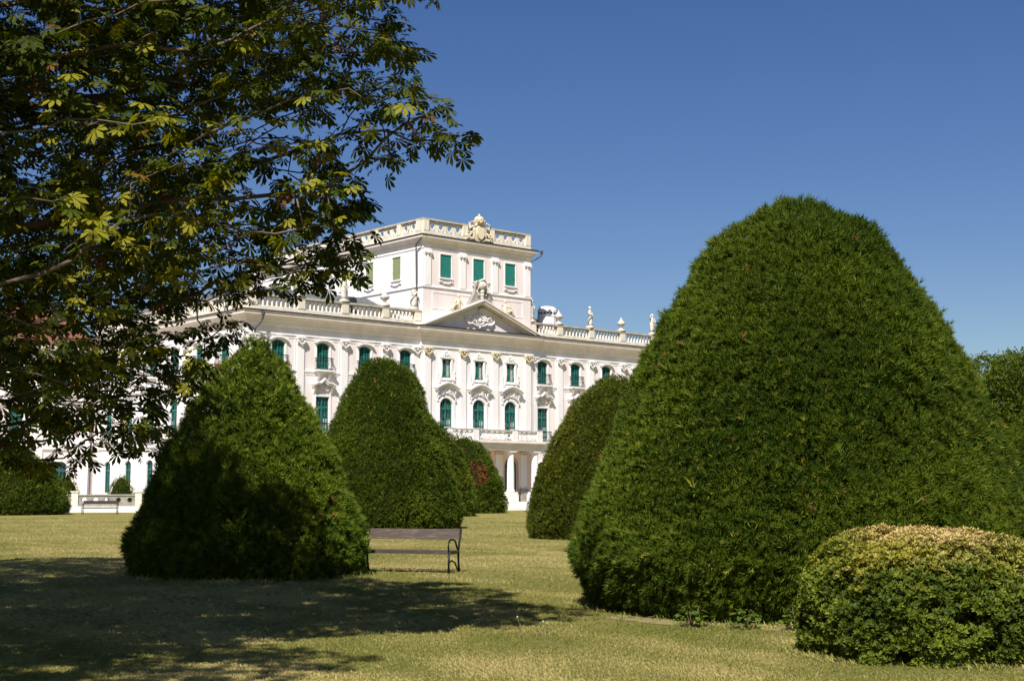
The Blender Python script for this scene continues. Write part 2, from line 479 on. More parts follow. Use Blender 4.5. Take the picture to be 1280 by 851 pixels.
# --- pilasters
def capital_mb(gilt, w):
    m = MB()
    h = w/2
    m.box(-h-0.10, h+0.10, -0.40, 0.02, 14.24, 14.345)
    m.box(-h-0.02, h+0.02, -0.26, 0.02, 14.02, 14.24)
    for s in (-1, 1):
        ring = [(s*(h+0.02)+0.15*cos(a)*1.0, -0.30, 14.08+0.15*sin(a)) for a in np.linspace(0, 2*pi, 9)[:-1]]
        m.tube(ring, 0.055, 5, closed=True)
        m.ball((s*(h+0.02), -0.30, 14.08), 0.07, 6, 4)
        m.tube([(s*h*0.9, -0.27, 13.98), (s*h*0.5, -0.31, 13.84), (0, -0.33, 13.80)], 0.05, 5)
    m.ball((0, -0.30, 14.12), 0.10, 7, 5)
    for k in range(-2, 3):
        m.box(k*h*0.4-0.045, k*h*0.4+0.045, -0.22, 0.02, 13.72, 14.02)
    return m
def make_pilaster(w, gilt, z0=6.26):
    m = MB(); h = w/2
    m.box(-h, h, -0.15, 0.02, z0+0.45, 13.90)
    m.box(-h-0.08, h+0.08, -0.22, 0.02, z0, z0+0.30); m.box(-h-0.04, h+0.04, -0.19, 0.02, z0+0.30, z0+0.45)
    p = m.build('pilaster', M['plaster_white'], palace)
    capital_mb(gilt, w).build('capital', M['gilt_stone'] if gilt else M['plaster_white'], p)
    return p
p0 = make_pilaster(0.66, False)
first = True
for x in [-p for p in PIL] + PIL + [-6.98, 6.98]:
    if first: p0.location = (x, 0, 0); first = False
    else: dup(p0, palace, (x, 0, 0))
for v in [0.55] + [(SV[i]+SV[i+1])/2 for i in range(5)] + [27.2]:
    dup(p0, palace, (-W, v, 0), -pi/2)
g0 = make_pilaster(0.70, True)
for i, x in enumerate((-5.95, -1.92, 1.92, 5.95)):
    if i == 0: g0.location = (x, -0.3, 0)
    else: dup(g0, palace, (x, -0.3, 0))
# ground floor lesenes of the side bays
m = MB(); m.box(-0.42, 0.42, -0.10, 0.02, 0.82, 5.45); m.box(-0.5, 0.5, -0.14, 0.02, 5.15, 5.4)
l0 = m.build('lesene', M['plaster_white'], palace, (-PIL[0], 0, 0))
for x in [-p for p in PIL[1:]] + PIL: dup(l0, palace, (x, 0, 0))

# --- windows (each frame a part, its pane a sub-part)
def arch_pts(w, zt, ar, n=10):
    if ar <= 0: return [(-w/2, zt), (w/2, zt)]
    R = (w*w/4+ar*ar)/(2*ar); cz = zt-R; t0 = math.asin(min(1, (w/2)/R))
    return [(R*sin(-t0+2*t0*k/n), cz+R*cos(-t0+2*t0*k/n)) for k in range(n+1)]
def arch_band(mb, w, zt, ar, zb, t, y0, y1, n=10):
    inn = arch_pts(w, zt, ar, n); out = arch_pts(w+2*t, zt+t, ar+t*0.5 if ar > 0 else 0, n)
    if ar <= 0: out = [(-w/2-t, zt+t), (w/2+t, zt+t)]
    mb.band(inn, out, y0, y1)
    mb.prism([(inn[0][0], zb), inn[0], out[0], (out[0][0], zb)], y0, y1)
    mb.prism([(inn[-1][0], zb), inn[-1], out[-1], (out[-1][0], zb)], y0, y1)
def frame_mb(w, zb, zt, ar, cols, rows, transom=None, t=0.085, bar=0.035):
    m = MB(); y0, y1 = 0.10, 0.18
    sp = zt-ar
    arch_band(m, w-2*t-0.01, zt-t, ar, zb, t, y0, y1)
    m.box(-w/2+0.005, w/2-0.005, y0, y1, zb, zb+t*1.3)
    top_at = lambda x: (zt-t-0.01) if ar <= 0 else (sp + ar*(1-(2*x/w)**2) - t)
    m.box(-0.06, 0.06, y0-0.02, y1, zb+t, top_at(0))
    for s in (-1, 1):
        for k in range(1, cols):
            x = s*(0.06 + (w/2-t-0.06)*k/cols)
            m.box(x-bar/2, x+bar/2, y0+0.01, y1, zb+t, top_at(x))
    for k in range(1, rows):
        z = zb + (sp-zb)*k/rows
        m.box(-w/2+t, w/2-t, y0+0.014, y1-0.004, z-bar/2, z+bar/2)
    if transom: m.box(-w/2+t, w/2-t, y0-0.03, y1-0.002, transom-0.07, transom+0.07)
    return m
def pane_mb(w, zb, zt, ar):
    m = MB(); pts = [(-w/2+0.01, zb)] + arch_pts(w-0.02, zt-0.005, ar) + [(w/2-0.01, zb)]
    m.prism(pts, 0.20, 0.215); return m
def curtain_mb(w, zb, zt, k=0):
    m = MB()
    n = 7
    for s in (-1, 1):
        x = s*w*0.30
        for i in range(n):
            a = x - w*0.13 + w*0.26*i/n
            m.box(a, a+w*0.26/n*0.8, 0.182, 0.196, zb+0.1, zb+(zt-zb)*(0.62 if k == 0 else 0.5))
    return m
def hood_mb(wd, z0, rise, dep, style):
    """curved hood over a window: segmental with up-swept ends"""
    m = MB(); n = 12
    def pts(off, dz):
        o = []
        for k in range(n+1):
            u = -1+2*k/n
            z = z0 + rise*(1-abs(u)**1.7) if style == 0 else z0 + rise*(1-abs(u)**1.1)*(0.75+0.25*cos(u*3*pi))
            o.append((u*(wd/2+off), z+dz))
        return o
    lo = pts(0, 0); hi = pts(0.05, 0.13); hi2 = pts(0.12, 0.24)
    m.band(lo, hi, -dep*0.8, 0.02); m.band([(a, b_+0.001) for a, b_ in hi], hi2, -dep, 0.02)
    for s in (-1, 1):   # brackets
        m.prism_x([(0.02, z0-0.55), (-0.10, z0-0.5), (-dep*0.65, z0-0.02), (0.02, z0-0.02)], s*wd*0.40-0.09, s*wd*0.40+0.09)
    return m
def ornament_mb(zc, w, h, p=0.12):
    """shell with scrolls, in relief"""
    m = MB()
    for k in range(7):
        a = pi*(k+0.5)/7
        m.tube([(0, -p*0.5, zc), (w*0.30*cos(a), -p, zc+h*0.5*sin(a)), (w*0.36*cos(a), -p*0.5, zc+h*0.6*sin(a))], [0.03, 0.055, 0.03], 5)
    for s in (-1, 1):
        m.tube([(s*w*0.1, -p*0.5, zc-0.02), (s*w*0.3, -p, zc-h*0.18), (s*w*0.48, -p*0.7, zc-h*0.05), (s*w*0.5, -p*0.6, zc+h*0.16), (s*w*0.4, -p*0.6, zc+h*0.15)], 0.045, 5)
    m.ball((0, -p*0.7, zc), 0.09, 7, 5)
    return m
def railing_mb(w, dep, z0, h):
    m = MB()
    path = [(-w/2, 0.0), (-w/2, -dep*0.8), (-w/2+0.15, -dep), (w/2-0.15, -dep), (w/2, -dep*0.8), (w/2, 0.0)]
    for z, r in ((z0+h, 0.035), (z0+h*0.82, 0.02), (z0+0.06, 0.025)):
        m.tube([(x, y, z) for x, y in path], r, 5)
    for i in range(len(path)-1):
        a, b_ = Vector((*path[i], 0)), Vector((*path[i+1], 0))
        n = max(1, int((b_-a).length/0.13))
        for k in range(n):
            p = a.lerp(b_, k/n)
            m.tube([(p.x, p.y, z0), (p.x*1.03, p.y*1.10, z0+h*0.35), (p.x, p.y, z0+h)], 0.014, 4)
    for k in range(4):
        x = -w/2+w*(k+0.5)/4
        m.tube([(x+0.09*cos(a), -dep-0.01, z0+h*0.5+0.12*sin(a)) for a in np.linspace(0, 2*pi, 9)[:-1]], 0.014, 4, closed=True)
    return m

def make_upper():
    f = frame_mb(*UP, 2, 5, transom=None, t=0.10, bar=0.05).build('window', M['window_paint'], palace)
    # louvred leaves in the lower part of the frame
    s = MB()
    w, zb, zt, ar = UP
    for sd in (-1, 1):
        x0, x1 = sorted((sd*0.08, sd*(w/2-0.10)))
        for k in range(22):
            z = zb+0.16+k*0.083
            s.prism_x([(0.150, z), (0.186, z+0.055), (0.194, z+0.05), (0.156, z-0.005)], x0, x1)
    s.build('louvres', M['teal_paint_deep'], f)
    pane_mb(*UP).build('pane', M['glass'], f)
    m = MB(); arch_band(m, w+0.02, zt+0.01, ar, zb, 0.17, -0.06, 0.02); m.box(-0.10, 0.10, -0.16, -0.061, zt-0.02, zt+0.24)
    m.build('surround', M['plaster_white'], f)
    m = MB(); n = 10
    lo = [(u*0.86, zt+0.02+0.26*(1-abs(u)**2.2)-0.12) for u in np.linspace(-1, 1, n+1)]
    hi = [(u*0.94, z+0.13) for (x, z), u in zip(lo, np.linspace(-1, 1, n+1))]
    m.band(lo, hi, -0.26, -0.062)
    m.build('hood', M['plaster_white'], f)
    return f
def make_upper_balcony():
    b = MB()
    b.box(-0.95, 0.95, -0.55, 0.02, 11.60, 11.74); b.box(-0.86, 0.86, -0.45, 0.02, 11.50, 11.598)
    for s in (-1, 1): b.prism_x([(0.02, 10.95), (-0.12, 11.0), (-0.40, 11.40), (-0.40, 11.498), (0.02, 11.498)], s*0.55-0.10, s*0.55+0.10)
    bal = b.build('balcony', M['plaster_white'], palace)
    railing_mb(1.56, 0.50, 11.74, 0.98).build('railing', M['iron'], bal)
    return bal
def make_mid():
    w, zb, zt, ar = MID
    f = frame_mb(w, zb, zt, ar, 2, 6, transom=8.62).build('window', M['window_paint'], palace)
    pane_mb(*MID).build('pane', M['glass'], f)
    curtain_mb(w, zb, 8.6).build('curtain', M['curtain'], f)
    m = MB(); arch_band(m, w+0.02, zt+0.01, 0, zb, 0.18, -0.07, 0.02); m.build('surround', M['plaster_white'], f)
    h = hood_mb(2.1, 10.28, 0.55, 0.48, 1).build('hood', M['plaster_white'], f)
    ornament_mb(10.15, 1.3, 0.7).build('relief', M['plaster_white'], f)
    return f
def make_mid_balcony():
    b = MB(); b.box(-1.05, 1.05, -0.50, 0.02, 6.245, 6.34)
    bal = b.build('balcony', M['plaster_white'], palace)
    railing_mb(1.7, 0.45, 6.34, 0.95).build('railing', M['iron'], bal)
    return bal
def make_low():
    w, zb, zt, ar = LOW
    f = frame_mb(w, zb, zt, ar, 2, 4, transom=3.6).build('window', M['teal_paint_deep'], palace)
    pane_mb(*LOW).build('pane', M['glass'], f)
    m = MB(); arch_band(m, w+0.02, zt+0.01, ar, zb, 0.18, -0.06, 0.02); m.box(-0.95, 0.95, -0.16, 0.02, zb-0.16, zb-0.002)
    m.box(-0.12, 0.12, -0.14, -0.061, zt-0.02, zt+0.32)
    m.build('surround', M['plaster_white'], f)
    return f
protos = [make_upper(), make_upper_balcony(), make_mid(), make_mid_balcony(), make_low()]
spots = [((x, 0, 0), 0.0) for x in [-q for q in SB] + SB] + [((-W, v, 0), -pi/2) for v in SV]
for i, (loc, rz) in enumerate(spots):
    for k, pr in enumerate(protos):
        if i == 0: pr.location = loc; pr.rotation_euler = (0, 0, rz)
        else: dup(pr, palace, loc, rz)

# centre: lyre-shaped small windows, tall arched windows under curved hoods, arched doors
def lyre(w0, w1, w2, zb, zt, n=10):
    """x half width along z: wide foot, pinched waist, wide head"""
    o = []
    for k in range(n+1):
        u = k/n
        h = w0*(1-u)**2*1.0 + 2*u*(1-u)*w1 + u*u*w2
        o.append((h/2, zb+(zt-zb)*u))
    return o
def make_centre_small():
    zb, zt = 11.78, 13.46
    f = MB(); r = lyre(0.98, 0.62, 1.02, zb+0.02, zt-0.02); R = lyre(1.12, 0.80, 1.14, zb, zt)
    for s in (-1, 1):
        f.band([(s*x, z) for x, z in r], [(s*x, z) for x, z in R], 0.06, 0.16)
    f.box(-0.045, 0.045, 0.07, 0.16, zb, zt); f.box(-0.47, 0.47, 0.075, 0.155, zb, zb+0.09); f.box(-0.47, 0.47, 0.075, 0.155, zt-0.09, zt-0.001)
    f.box(-0.40, -0.10, 0.10, 0.15, zb+0.09, zb+1.2); 
    w = f.build('window', M['window_paint'], palace)
    p = MB(); p.box(-0.555, 0.555, 0.17, 0.185, zb, zt); p.build('pane', M['glass'], w)
    c_ = MB()
    for i in range(5): c_.box(0.07+i*0.075, 0.07+i*0.075+0.055, 0.158, 0.168, zb+0.1, zt-0.12)
    c_.build('curtain', M['curtain'], w)
    s_ = MB()
    r2 = lyre(1.10, 0.74, 1.12, zb, zt); R2 = lyre(1.62, 1.18, 1.50, zb-0.1, zt+0.05)
    for s in (-1, 1): s_.band([(s*x, z) for x, z in r2], [(s*x, z) for x, z in R2], -0.10, 0.02)
    s_.box(-0.78, 0.78, -0.14, 0.02, zt+0.052, zt+0.2); s_.box(-0.86, 0.86, -0.22, 0.02, zb-0.24, zb-0.102)
    s_.tube([(-0.85, -0.1, zb-0.30), (-0.5, -0.14, zb-0.46), (0, -0.12, zb-0.36), (0.5, -0.14, zb-0.46), (0.85, -0.1, zb-0.30)], 0.07, 5)
    s_.build('surround', M['plaster_white'], w)
    o = ornament_mb(zt+0.36, 1.0, 0.75, 0.14)
    for s in (-1, 1):
        for k in range(4):
            o.ball((s*(0.92+0.05*(k % 2)), -0.08, zb+0.0+k*0.20), 0.10-0.012*k, 6, 4)
        o.tube([(s*0.80, -0.08, zb-0.05), (s*1.0, -0.1, zb-0.2), (s*0.92, -0.1, zb-0.38), (s*0.78, -0.1, zb-0.34)], 0.05, 5)
    o.build('relief', M['plaster_white'], w)
    return w
def make_centre_arch():
    w, zb, zt, ar = CARCH[0][1:]
    f = frame_mb(w, zb, zt, ar, 2, 5, transom=9.0, t=0.09).build('window', M['window_paint'], palace)
    pane_mb(w, zb, zt, ar).build('pane', M['glass'], f)
    curtain_mb(w, zb, 9.3).build('curtain', M['curtain'], f)
    m = MB(); arch_band(m, w+0.02, zt+0.01, ar, zb, 0.24, -0.09, 0.02); m.build('surround', M['plaster_white'], f)
    h = hood_mb(2.5, 10.62, 0.52, 0.50, 0).build('hood', M['plaster_white'], f)
    o = ornament_mb(10.42, 1.5, 0.8, 0.2)
    for s in (-1, 1):
        o.tube([(s*0.55, -0.1, 10.3), (s*0.95, -0.14, 10.05), (s*1.08, -0.12, 9.75), (s*0.92, -0.12, 9.72)], 0.07, 5)
    o.build('relief', M['plaster_white'], f)
    return f
for i, x in enumerate((-3.8, 0, 3.8)):
    if i == 0:
        a0 = make_centre_small(); b0 = make_centre_arch(); a0.location = b0.location = (x, -0.3, 0)
    else: dup(a0, palace, (x, -0.3, 0)); dup(b0, palace, (x, -0.3, 0))
for x, w, zb, zt, ar in CLOW:
    f = frame_mb(w, zb, zt, ar, 2, 4, transom=zt-ar-0.3).build('door', M['teal_paint_deep'], palace, (x, -0.2, 0))
    pane_mb(w, zb, zt, ar).build('pane', M['glass'], f)
    m = MB(); arch_band(m, w+0.02, zt+0.01, ar, zb, 0.10, -0.12, -0.06); m.build('surround', M['grey_stone'], f)
# pilasters behind the portico
m = MB(); m.box(-0.36, 0.36, -0.12, 0.02, 1.9, 5.05)
lp = m.build('portico_pilaster', M['plaster_white'], palace, (-5.4, -0.3, 0))
m = MB(); m.box(-0.44, 0.44, -0.20, 0.02, 5.05, 5.36); m.build('capital', M['ochre_stone'], lp)
m = MB(); m.box(-0.5, 0.5, -0.30, 0.02, 0.76, 1.9); m.build('pedestal', M['grey_stone'], lp)
for x in (-2.4, 2.4, 5.4): dup(lp, palace, (x, -0.3, 0))

# --- portico
m = MB(); m.box(-6.4, 6.4, -3.1, -0.305, 0.50, 0.74); m.box(-6.75, 6.75, -3.45, -0.305, 0.25, 0.498); m.box(-7.1, 7.1, -3.8, -0.305, -0.02, 0.248)
m.build('portico_steps', M['step_stone'], palace)
m = MB()
m.box(-5.75, 5.75, -2.55, -0.302, 5.42, 5.72); m.box(-5.85, 5.85, -2.68, -0.302, 5.722, 6.02); m.box(-5.98, 5.98, -2.86, -0.302, 6.022, 6.22)
m.build('portico_entablature', M['cornice_stone'], palace)
def make_column():
    m = MB()
    m.lathe([(0.33, 1.62), (0.40, 1.66), (0.40, 1.76), (0.34, 1.82), (0.335, 2.0), (0.335, 3.2), (0.29, 5.0), (0.31, 5.03), (0.31, 5.08), (0.28, 5.12), (0.36, 5.22)], 0, 0, 20)
    m.box(-0.40, 0.40, -0.40, 0.40, 5.22, 5.418)
    c_ = m.build('column', M['plaster_white'], palace, smooth=False)
    b = MB(); b.box(-0.52, 0.52, -0.52, 0.52, 0.742, 1.40); b.box(-0.46, 0.46, -0.46, 0.46, 1.40, 1.62)
    b.build('pedestal', M['step_stone'], c_)
    return c_
for i, x in enumerate((-5.25, -2.3, 2.3, 5.25)):
    if i == 0: c0 = make_column(); c0.location = (x, -2.1, 0)
    else: dup(c0, palace, (x, -2.1, 0))
# terrace railing over the portico: stone rail, piers, pierced panels
def pierced_mb(x0, x1, z0, z1, y0, y1, k):
    m = MB(); w = (x1-x0)/k; h = z1-z0
    for i in range(k):
        cx = x0+w*(i+0.5); cz = (z0+z1)/2; ro = min(w, h)*0.46; ri = ro*0.55
        a = np.linspace(0, 2*pi, 15)
        m.band([(cx+ri*cos(t), cz+ri*sin(t)) for t in a], [(cx+ro*cos(t), cz+ro*sin(t)) for t in a], y0, y1)
        for s in (-1, 1):
            m.prism([(cx+s*w*0.5, z0), (cx+s*w*0.5-s*w*0.16, z0), (cx+s*w*0.5-s*0.03, cz), (cx+s*w*0.5-s*w*0.16, z1), (cx+s*w*0.5, z1)], y0, y1)
    return m
m = MB()
m.box(-5.62, 5.62, -2.75, -2.45, 7.02, 7.18); m.box(-5.62, 5.62, -2.72, -2.48, 6.222, 6.32)
for s in (-1, 1):
    m.box(s*5.47-0.15, s*5.47+0.15, -2.448, -0.31, 7.02, 7.18); m.box(s*5.47-0.12, s*5.47+0.12, -2.478, -0.31, 6.222, 6.32)
ter = m.build('terrace_railing', M['rail_stone'], palace)
for i, x in enumerate((-5.3, -2.3, 2.3, 5.3)):
    m = MB(); m.box(-0.30, 0.30, -2.80, -2.42, 6.222, 7.21); m.box(-0.34, 0.34, -2.84, -2.38, 7.21, 7.25)
    if i == 0: pr_ = m.build('pier', M['plaster_white'], ter, (x, 0, 0))
    else: dup(pr_, ter, (x, 0, 0))
for x0, x1, k in ((-5.0, -2.6, 4), (-2.0, 2.0, 6), (2.6, 5.0, 4)):
    pierced_mb(x0, x1, 6.32, 7.02, -2.66, -2.55, k).build('pierced_panel', M['plaster_white'], ter)
for s in (-1, 1):
    m = pierced_mb(-2.4, -0.4, 6.32, 7.02, -0.05, 0.05, 3)
    m.build('pierced_panel', M['plaster_white'], ter, (s*5.47, 0, 0), pi/2)

# --- roof balustrade over the main cornice
Z0, Z1 = 16.30, 17.66
bal_m = MB(); bal_m.lathe([(0.10, 0), (0.10, 0.10), (0.06, 0.15), (0.115, 0.36), (0.10, 0.5), (0.055, 0.72), (0.09, 0.78), (0.09, 0.85)], 0, 0, 8)
def balustrade(x0, x1, piers, loc, rz, y=0.08, solid=None):
    """stone run along local x with piers and turned balusters"""
    m = MB()
    m.box(x0, x1, y-0.24, y+0.24, Z0-0.02, Z0+0.32); m.box(x0, x1, y-0.18, y+0.18, Z0+0.32, Z0+0.40)
    run = m.build('balustrade', M['balustrade_stone'], palace, loc, rz)
    m = MB(); m.box(x0-0.02, x1+0.02, y-0.26, y+0.26, Z1-0.16, Z1); m.box(x0, x1, y-0.19, y+0.19, Z1-0.22, Z1-0.161)
    m.build('handrail', M['rail_stone'], run)
    pm = None; bm_ = None
    for i, x in enumerate(piers):
        if pm is None:
            q = MB(); q.box(-0.34, 0.34, y-0.27, y+0.245, Z0+0.402, Z1-0.222); pm = q.build('pier', M['balustrade_stone'], run, (x, 0, 0))
        else: dup(pm, run, (x, 0, 0))
        if i+1 < len(piers):
            a, b_ = x+0.34, piers[i+1]-0.34
            n = max(1, round((b_-a)/0.43))
            for k in range(n):
                bx_ = a+(b_-a)*(k+0.5)/n
                if bm_ is None:
                    bm_ = bpy.data.objects.new('baluster', BAL); COL.objects.link(bm_); bm_.parent = run; bm_.location = (bx_, y, Z0+0.40)
                else: dup(bm_, run, (bx_, y, Z0+0.40))
    return run
tmp = bal_m.build('baluster', M['balustrade_stone'], None, link=False); BAL = tmp.data
BAL.polygons.foreach_set('use_smooth', [True]*len(BAL.polygons))
balustrade(-W, -6.45, [-23.5, -18.95, -14.6, -10.35, -6.85], (0, 0, 0), 0)
balustrade(6.45, W, [6.85, 10.35, 14.6, 18.95, 23.5], (0, 0, 0), 0)
balustrade(-DEEP, -0.27, [-27.4] + [-(SV[i]+SV[i+1])/2 for i in range(4, -1, -1)] + [-0.62], (-W, 0, 0), -pi/2)
# plain attic beside the pediment
m = MB(); m.box(-6.44, 6.44, -0.05, 0.42, 16.29, 17.45); m.build('attic', M['cornice_stone'], palace)

# --- pediment
ped = MB()
apz = 18.62
ped.prism([(-6.2, 16.25), (6.2, 16.25), (0, apz-0.10)], -0.34, 0.2)
pedo = ped.build('pediment', M['plaster_pink'], palace)
rk = MB()
for s in (-1, 1):
    L0 = (s*7.42, 16.20); A = (0, 19.12)
    dx, dz = (A[0]-L0[0]), (A[1]-L0[1]); ln = sqrt(dx*dx+dz*dz); nx, nz = s*dz/ln*-1, abs(dx)/ln
    if nz < 0: nx, nz = -nx, -nz
    def off(p, t): return (p[0]-s*0 , p[1]-t/nz*1.0)
    # bed mould, corona, sima stacked under the slope line
    for t0, t1, o in ((0.0, 0.13, OV+0.06), (0.132, 0.34, OV-0.04), (0.342, 0.48, OV-0.30), (0.482, 0.62, OV-0.5)):
        lo_x = L0[0]
        def zz(x, t): return L0[1]+(x-L0[0])*dz/dx - t
        xl = s*(7.42 - max(0, t1)*2.5)
        poly = [(0, A[1]-t0), (L0[0]-s*t0*2.5, 16.20), (xl, 16.20), (0, A[1]-t1)]
        rk.prism(poly, -0.3-o, 0.3)
rk.build('raking_cornice', M['cornice_stone'], pedo)
# relief in the tympanum: wheel of rays, ribbons and scrolls
em = MB()
zc = 17.20
for k in range(9):
    a = pi*k/8
    em.tube([(0.15*cos(a), -0.40, zc+0.12*sin(a)), (0.72*cos(a), -0.5, zc+0.55*sin(a)), (0.95*cos(a), -0.42, zc+0.72*sin(a))], [0.06, 0.10, 0.05], 5)
em.tube([(0.95*cos(a), -0.44, zc-0.02+0.50*sin(a)) for a in np.linspace(0, 2*pi, 17)[:-1]], 0.09, 6, closed=True)
em.tube([(0.50*cos(a), -0.48, zc-0.02+0.34*sin(a)) for a in np.linspace(0, 2*pi, 13)[:-1]], 0.08, 6, closed=True)
for s in (-1, 1):
    em.tube([(s*0.8, -0.42, zc-0.3), (s*1.3, -0.5, zc-0.35), (s*1.7, -0.46, zc-0.05), (s*1.75, -0.44, zc+0.25), (s*1.45, -0.45, zc+0.2)], [0.08, 0.12, 0.1, 0.09, 0.05], 6)
    em.tube([(s*0.9, -0.42, zc+0.2), (s*1.25, -0.48, zc+0.35), (s*1.4, -0.44, zc+0.05)], 0.08, 6)
em.ball((0, -0.42, zc+0.05), 0.2, 8, 6); em.ball((0, -0.42, zc+0.95), 0.16, 8, 6); em.ball((0, -0.42, zc-0.62), 0.14, 8, 6)
em.build('relief', M['plaster_white'], pedo)
# swept gable with mask over the apex
sw = MB()
L_ = []
for k in range(11):
    u = k/10
    L_.append((-2.6+2.1*u, 18.05+0.05+2.0*u**2.3+0.9*u))
poly = L_ + [(-x, z) for x, z in reversed(L_)]
base = [(x, z) for x, z in poly]
for i in range(len(L_)-1):
    for s in (-1, 1):
        a, b_ = L_[i], L_[i+1]
        bz = lambda x: 18.9-abs(x)*0.39-0.3
        sw.prism([(s*a[0], bz(a[0])), (s*b_[0], bz(b_[0])), (s*b_[0], b_[1]-0.45), (s*a[0], max(a[1]-0.45, bz(a[0])+0.02))], -0.72, -0.30)
sw.box(-0.5, 0.5, -0.72, -0.30, 18.4, 20.25)
swo = sw.build('gable_sweep', M['grey_stone'], pedo)
mk = MB()
mk.ball((0, -0.78, 20.42), 0.42, 12, 8, s=(1.15, 0.8, 1.0)); mk.ball((0, -1.12, 20.38), 0.12, 7, 5)
for s in (-1, 1):
    mk.ball((s*0.17, -1.06, 20.5), 0.08, 6, 4)
    mk.tube([(s*0.35, -0.8, 20.65), (s*0.75, -0.85, 20.72), (s*0.9, -0.82, 20.5), (s*0.7, -0.82, 20.4)], 0.11, 6)
    mk.tube([(s*0.42, -0.78, 20.2), (s*0.62, -0.8, 19.8), (s*0.42, -0.8, 19.5)], 0.10, 6)
mk.tube([(-0.4, -0.8, 20.78), (0, -0.95, 20.95), (0.4, -0.8, 20.78)], 0.12, 6)
for k in range(3): mk.ball((0, -0.80, 19.85-k*0.3), 0.22-0.03*k, 8, 5)
mk.build('mask', M['statue_stone'], swo)

# --- belvedere
TW, TD, TF = 6.42, 30.0, -0.26
TS = [3.75, 8.0, 12.25, 16.5, 20.7, 24.9]
SH = (1.28, 20.80, 22.90, 0.0)
t_ = MB(); sheet(t_, -TW, TW, 16.0, 24.4, [(x, *SH) for x in (-3.85, 0, 3.85)], y=TF, depth=0.16)
t_.build('belvedere_wall', M['plaster_pink'], palace)
t_ = MB(); sheet(t_, -TD, -TF, 16.0, 24.4, [(-v, *SH) for v in TS], depth=0.16)
t_.build('belvedere_wall', M['plaster_white'], palace, (-TW, 0, 0), -pi/2)
t_ = MB(); t_.box(TW-0.3, TW-0.001, TF+0.02, TD, 16, 24.35); t_.box(-TW, TW-0.3, TD-0.3, TD, 16, 24.35)
t_.build('belvedere_wall', M['plaster_white'], palace)
RING = [(-TW, TD), (-TW, TF), (TW, TF), (TW, TD)]
c = MB(); sweep(c, RING, [(-0.1, 19.72), (0.05, 19.72), (0.10, 19.8), (0.10, 19.9), (0.03, 19.95), (-0.1, 19.95)], closed=True)
c.build('belvedere_band', M['plaster_white'], palace)
c = MB(); sweep(c, RING, [(-0.1, 23.62), (0.05, 23.62), (0.12, 23.7), (0.16, 23.86), (0.40, 24.14), (0.50, 24.18), (0.52, 24.36), (-0.1, 24.38)], closed=True)
c.build('belvedere_cornice', M['cornice_stone'], palace)
c = MB(); sweep(c, RING, [(-0.1, 23.25), (0.04, 23.25), (0.06, 23.33), (0.02, 23.36), (0.02, 23.618), (-0.1, 23.618)], closed=True)
c.build('belvedere_frieze', M['plaster_white'], palace)
c = MB(); sweep(c, RING, [(-0.2, 24.382), (0.53, 24.37), (0.58, 24.39), (0.58, 24.46), (0.5, 24.47), (-0.2, 24.5)], closed=True)
c.build('belvedere_gutter', M['dark_metal'], palace)
m = MB(); m.box(-TW, TW, TF+0.3, TD, 24.40, 24.50); m.build('belvedere_roof', M['zinc_roof'], palace)
def belv_pil():
    m = MB(); m.box(-0.34, 0.34, -0.12, 0.02, 19.96, 23.24)
    p = m.build('belvedere_pilaster', M['plaster_white'], palace)
    k = MB(); k.box(-0.40, 0.40, -0.20, 0.02, 22.9, 23.2)
    for s in (-1, 1): k.tube([(s*0.36+0.1*cos(a), -0.2, 22.9+0.1*sin(a)) for a in np.linspace(0, 2*pi, 8)[:-1]], 0.05, 5, closed=True)
    k.ball((0, -0.2, 22.9), 0.13, 6, 5)
    k.build('capital', M['plaster_white'], p); return p
for i, x in enumerate((-5.95, -1.93, 1.93, 5.95)):
    if i == 0: bp0 = belv_pil(); bp0.location = (x, TF, 0)
    else: dup(bp0, palace, (x, TF, 0))
def make_shutter(mat):
    m = MB(); w, zb, zt, ar = SH
    for s in (-1, 1):
        x0, x1 = sorted((s*0.012, s*(w/2-0.01)))
        m.box(x0, x1, 0.06, 0.11, zb+0.02, zt-0.02)
        for k in range(3):
            a, b_ = zb+0.06+k*0.7, zb+0.06+k*0.7+0.58
            for q in range(7):
                z = a+q*(b_-a)/7
                m.prism_x([(0.058, z), (0.03, z+0.01), (0.058, z+0.072)], x0+0.06, x1-0.06)
            m.box(x0+0.001, x1-0.001, 0.035, 0.059, b_+0.005, b_+0.095)
    s_ = m.build('shutter', mat, palace)
    f = MB(); arch_band(f, w+0.02, zt+0.01, 0, zb, 0.12, -0.04, 0.02); f.box(-0.80, 0.80, -0.12, 0.02, zb-0.12, zb-0.002)
    f.build('surround', M['plaster_white'], s_)
    o = MB()
    o.tube([(-0.72, -0.05, zb-0.22), (-0.78, -0.08, zb-0.40), (-0.5, -0.08, zb-0.38), (-0.3, -0.08, zb-0.52), (0.3, -0.08, zb-0.52), (0.5, -0.08, zb-0.38), (0.78, -0.08, zb-0.40), (0.72, -0.05, zb-0.22)], 0.06, 5)
    o.build('relief', M['plaster_white'], s_)
    return s_
for i, x in enumerate((-3.85, 0, 3.85)):
    if i == 0: s0 = make_shutter(M['teal_paint']); s0.location = (x, TF, 0)
    else: dup(s0, palace, (x, TF, 0))
for i, v in enumerate(TS):
    if i == 0: s1 = make_shutter(M['pale_green_paint']); s1.location = (-TW, v, 0); s1.rotation_euler = (0, 0, -pi/2); s1['label'] = 'pale green shutter'
    else: dup(s1, palace, (-TW, v, 0), -pi/2)
for a, b_ in ((-5.4, -0.6), (0.6, 5.4)):
    m = MB(); field(m, a, b_, 17.9, 19.4, 0.06, 0.03); m.build('wall_panel', M['plaster_white'], palace, (0, TF, 0))
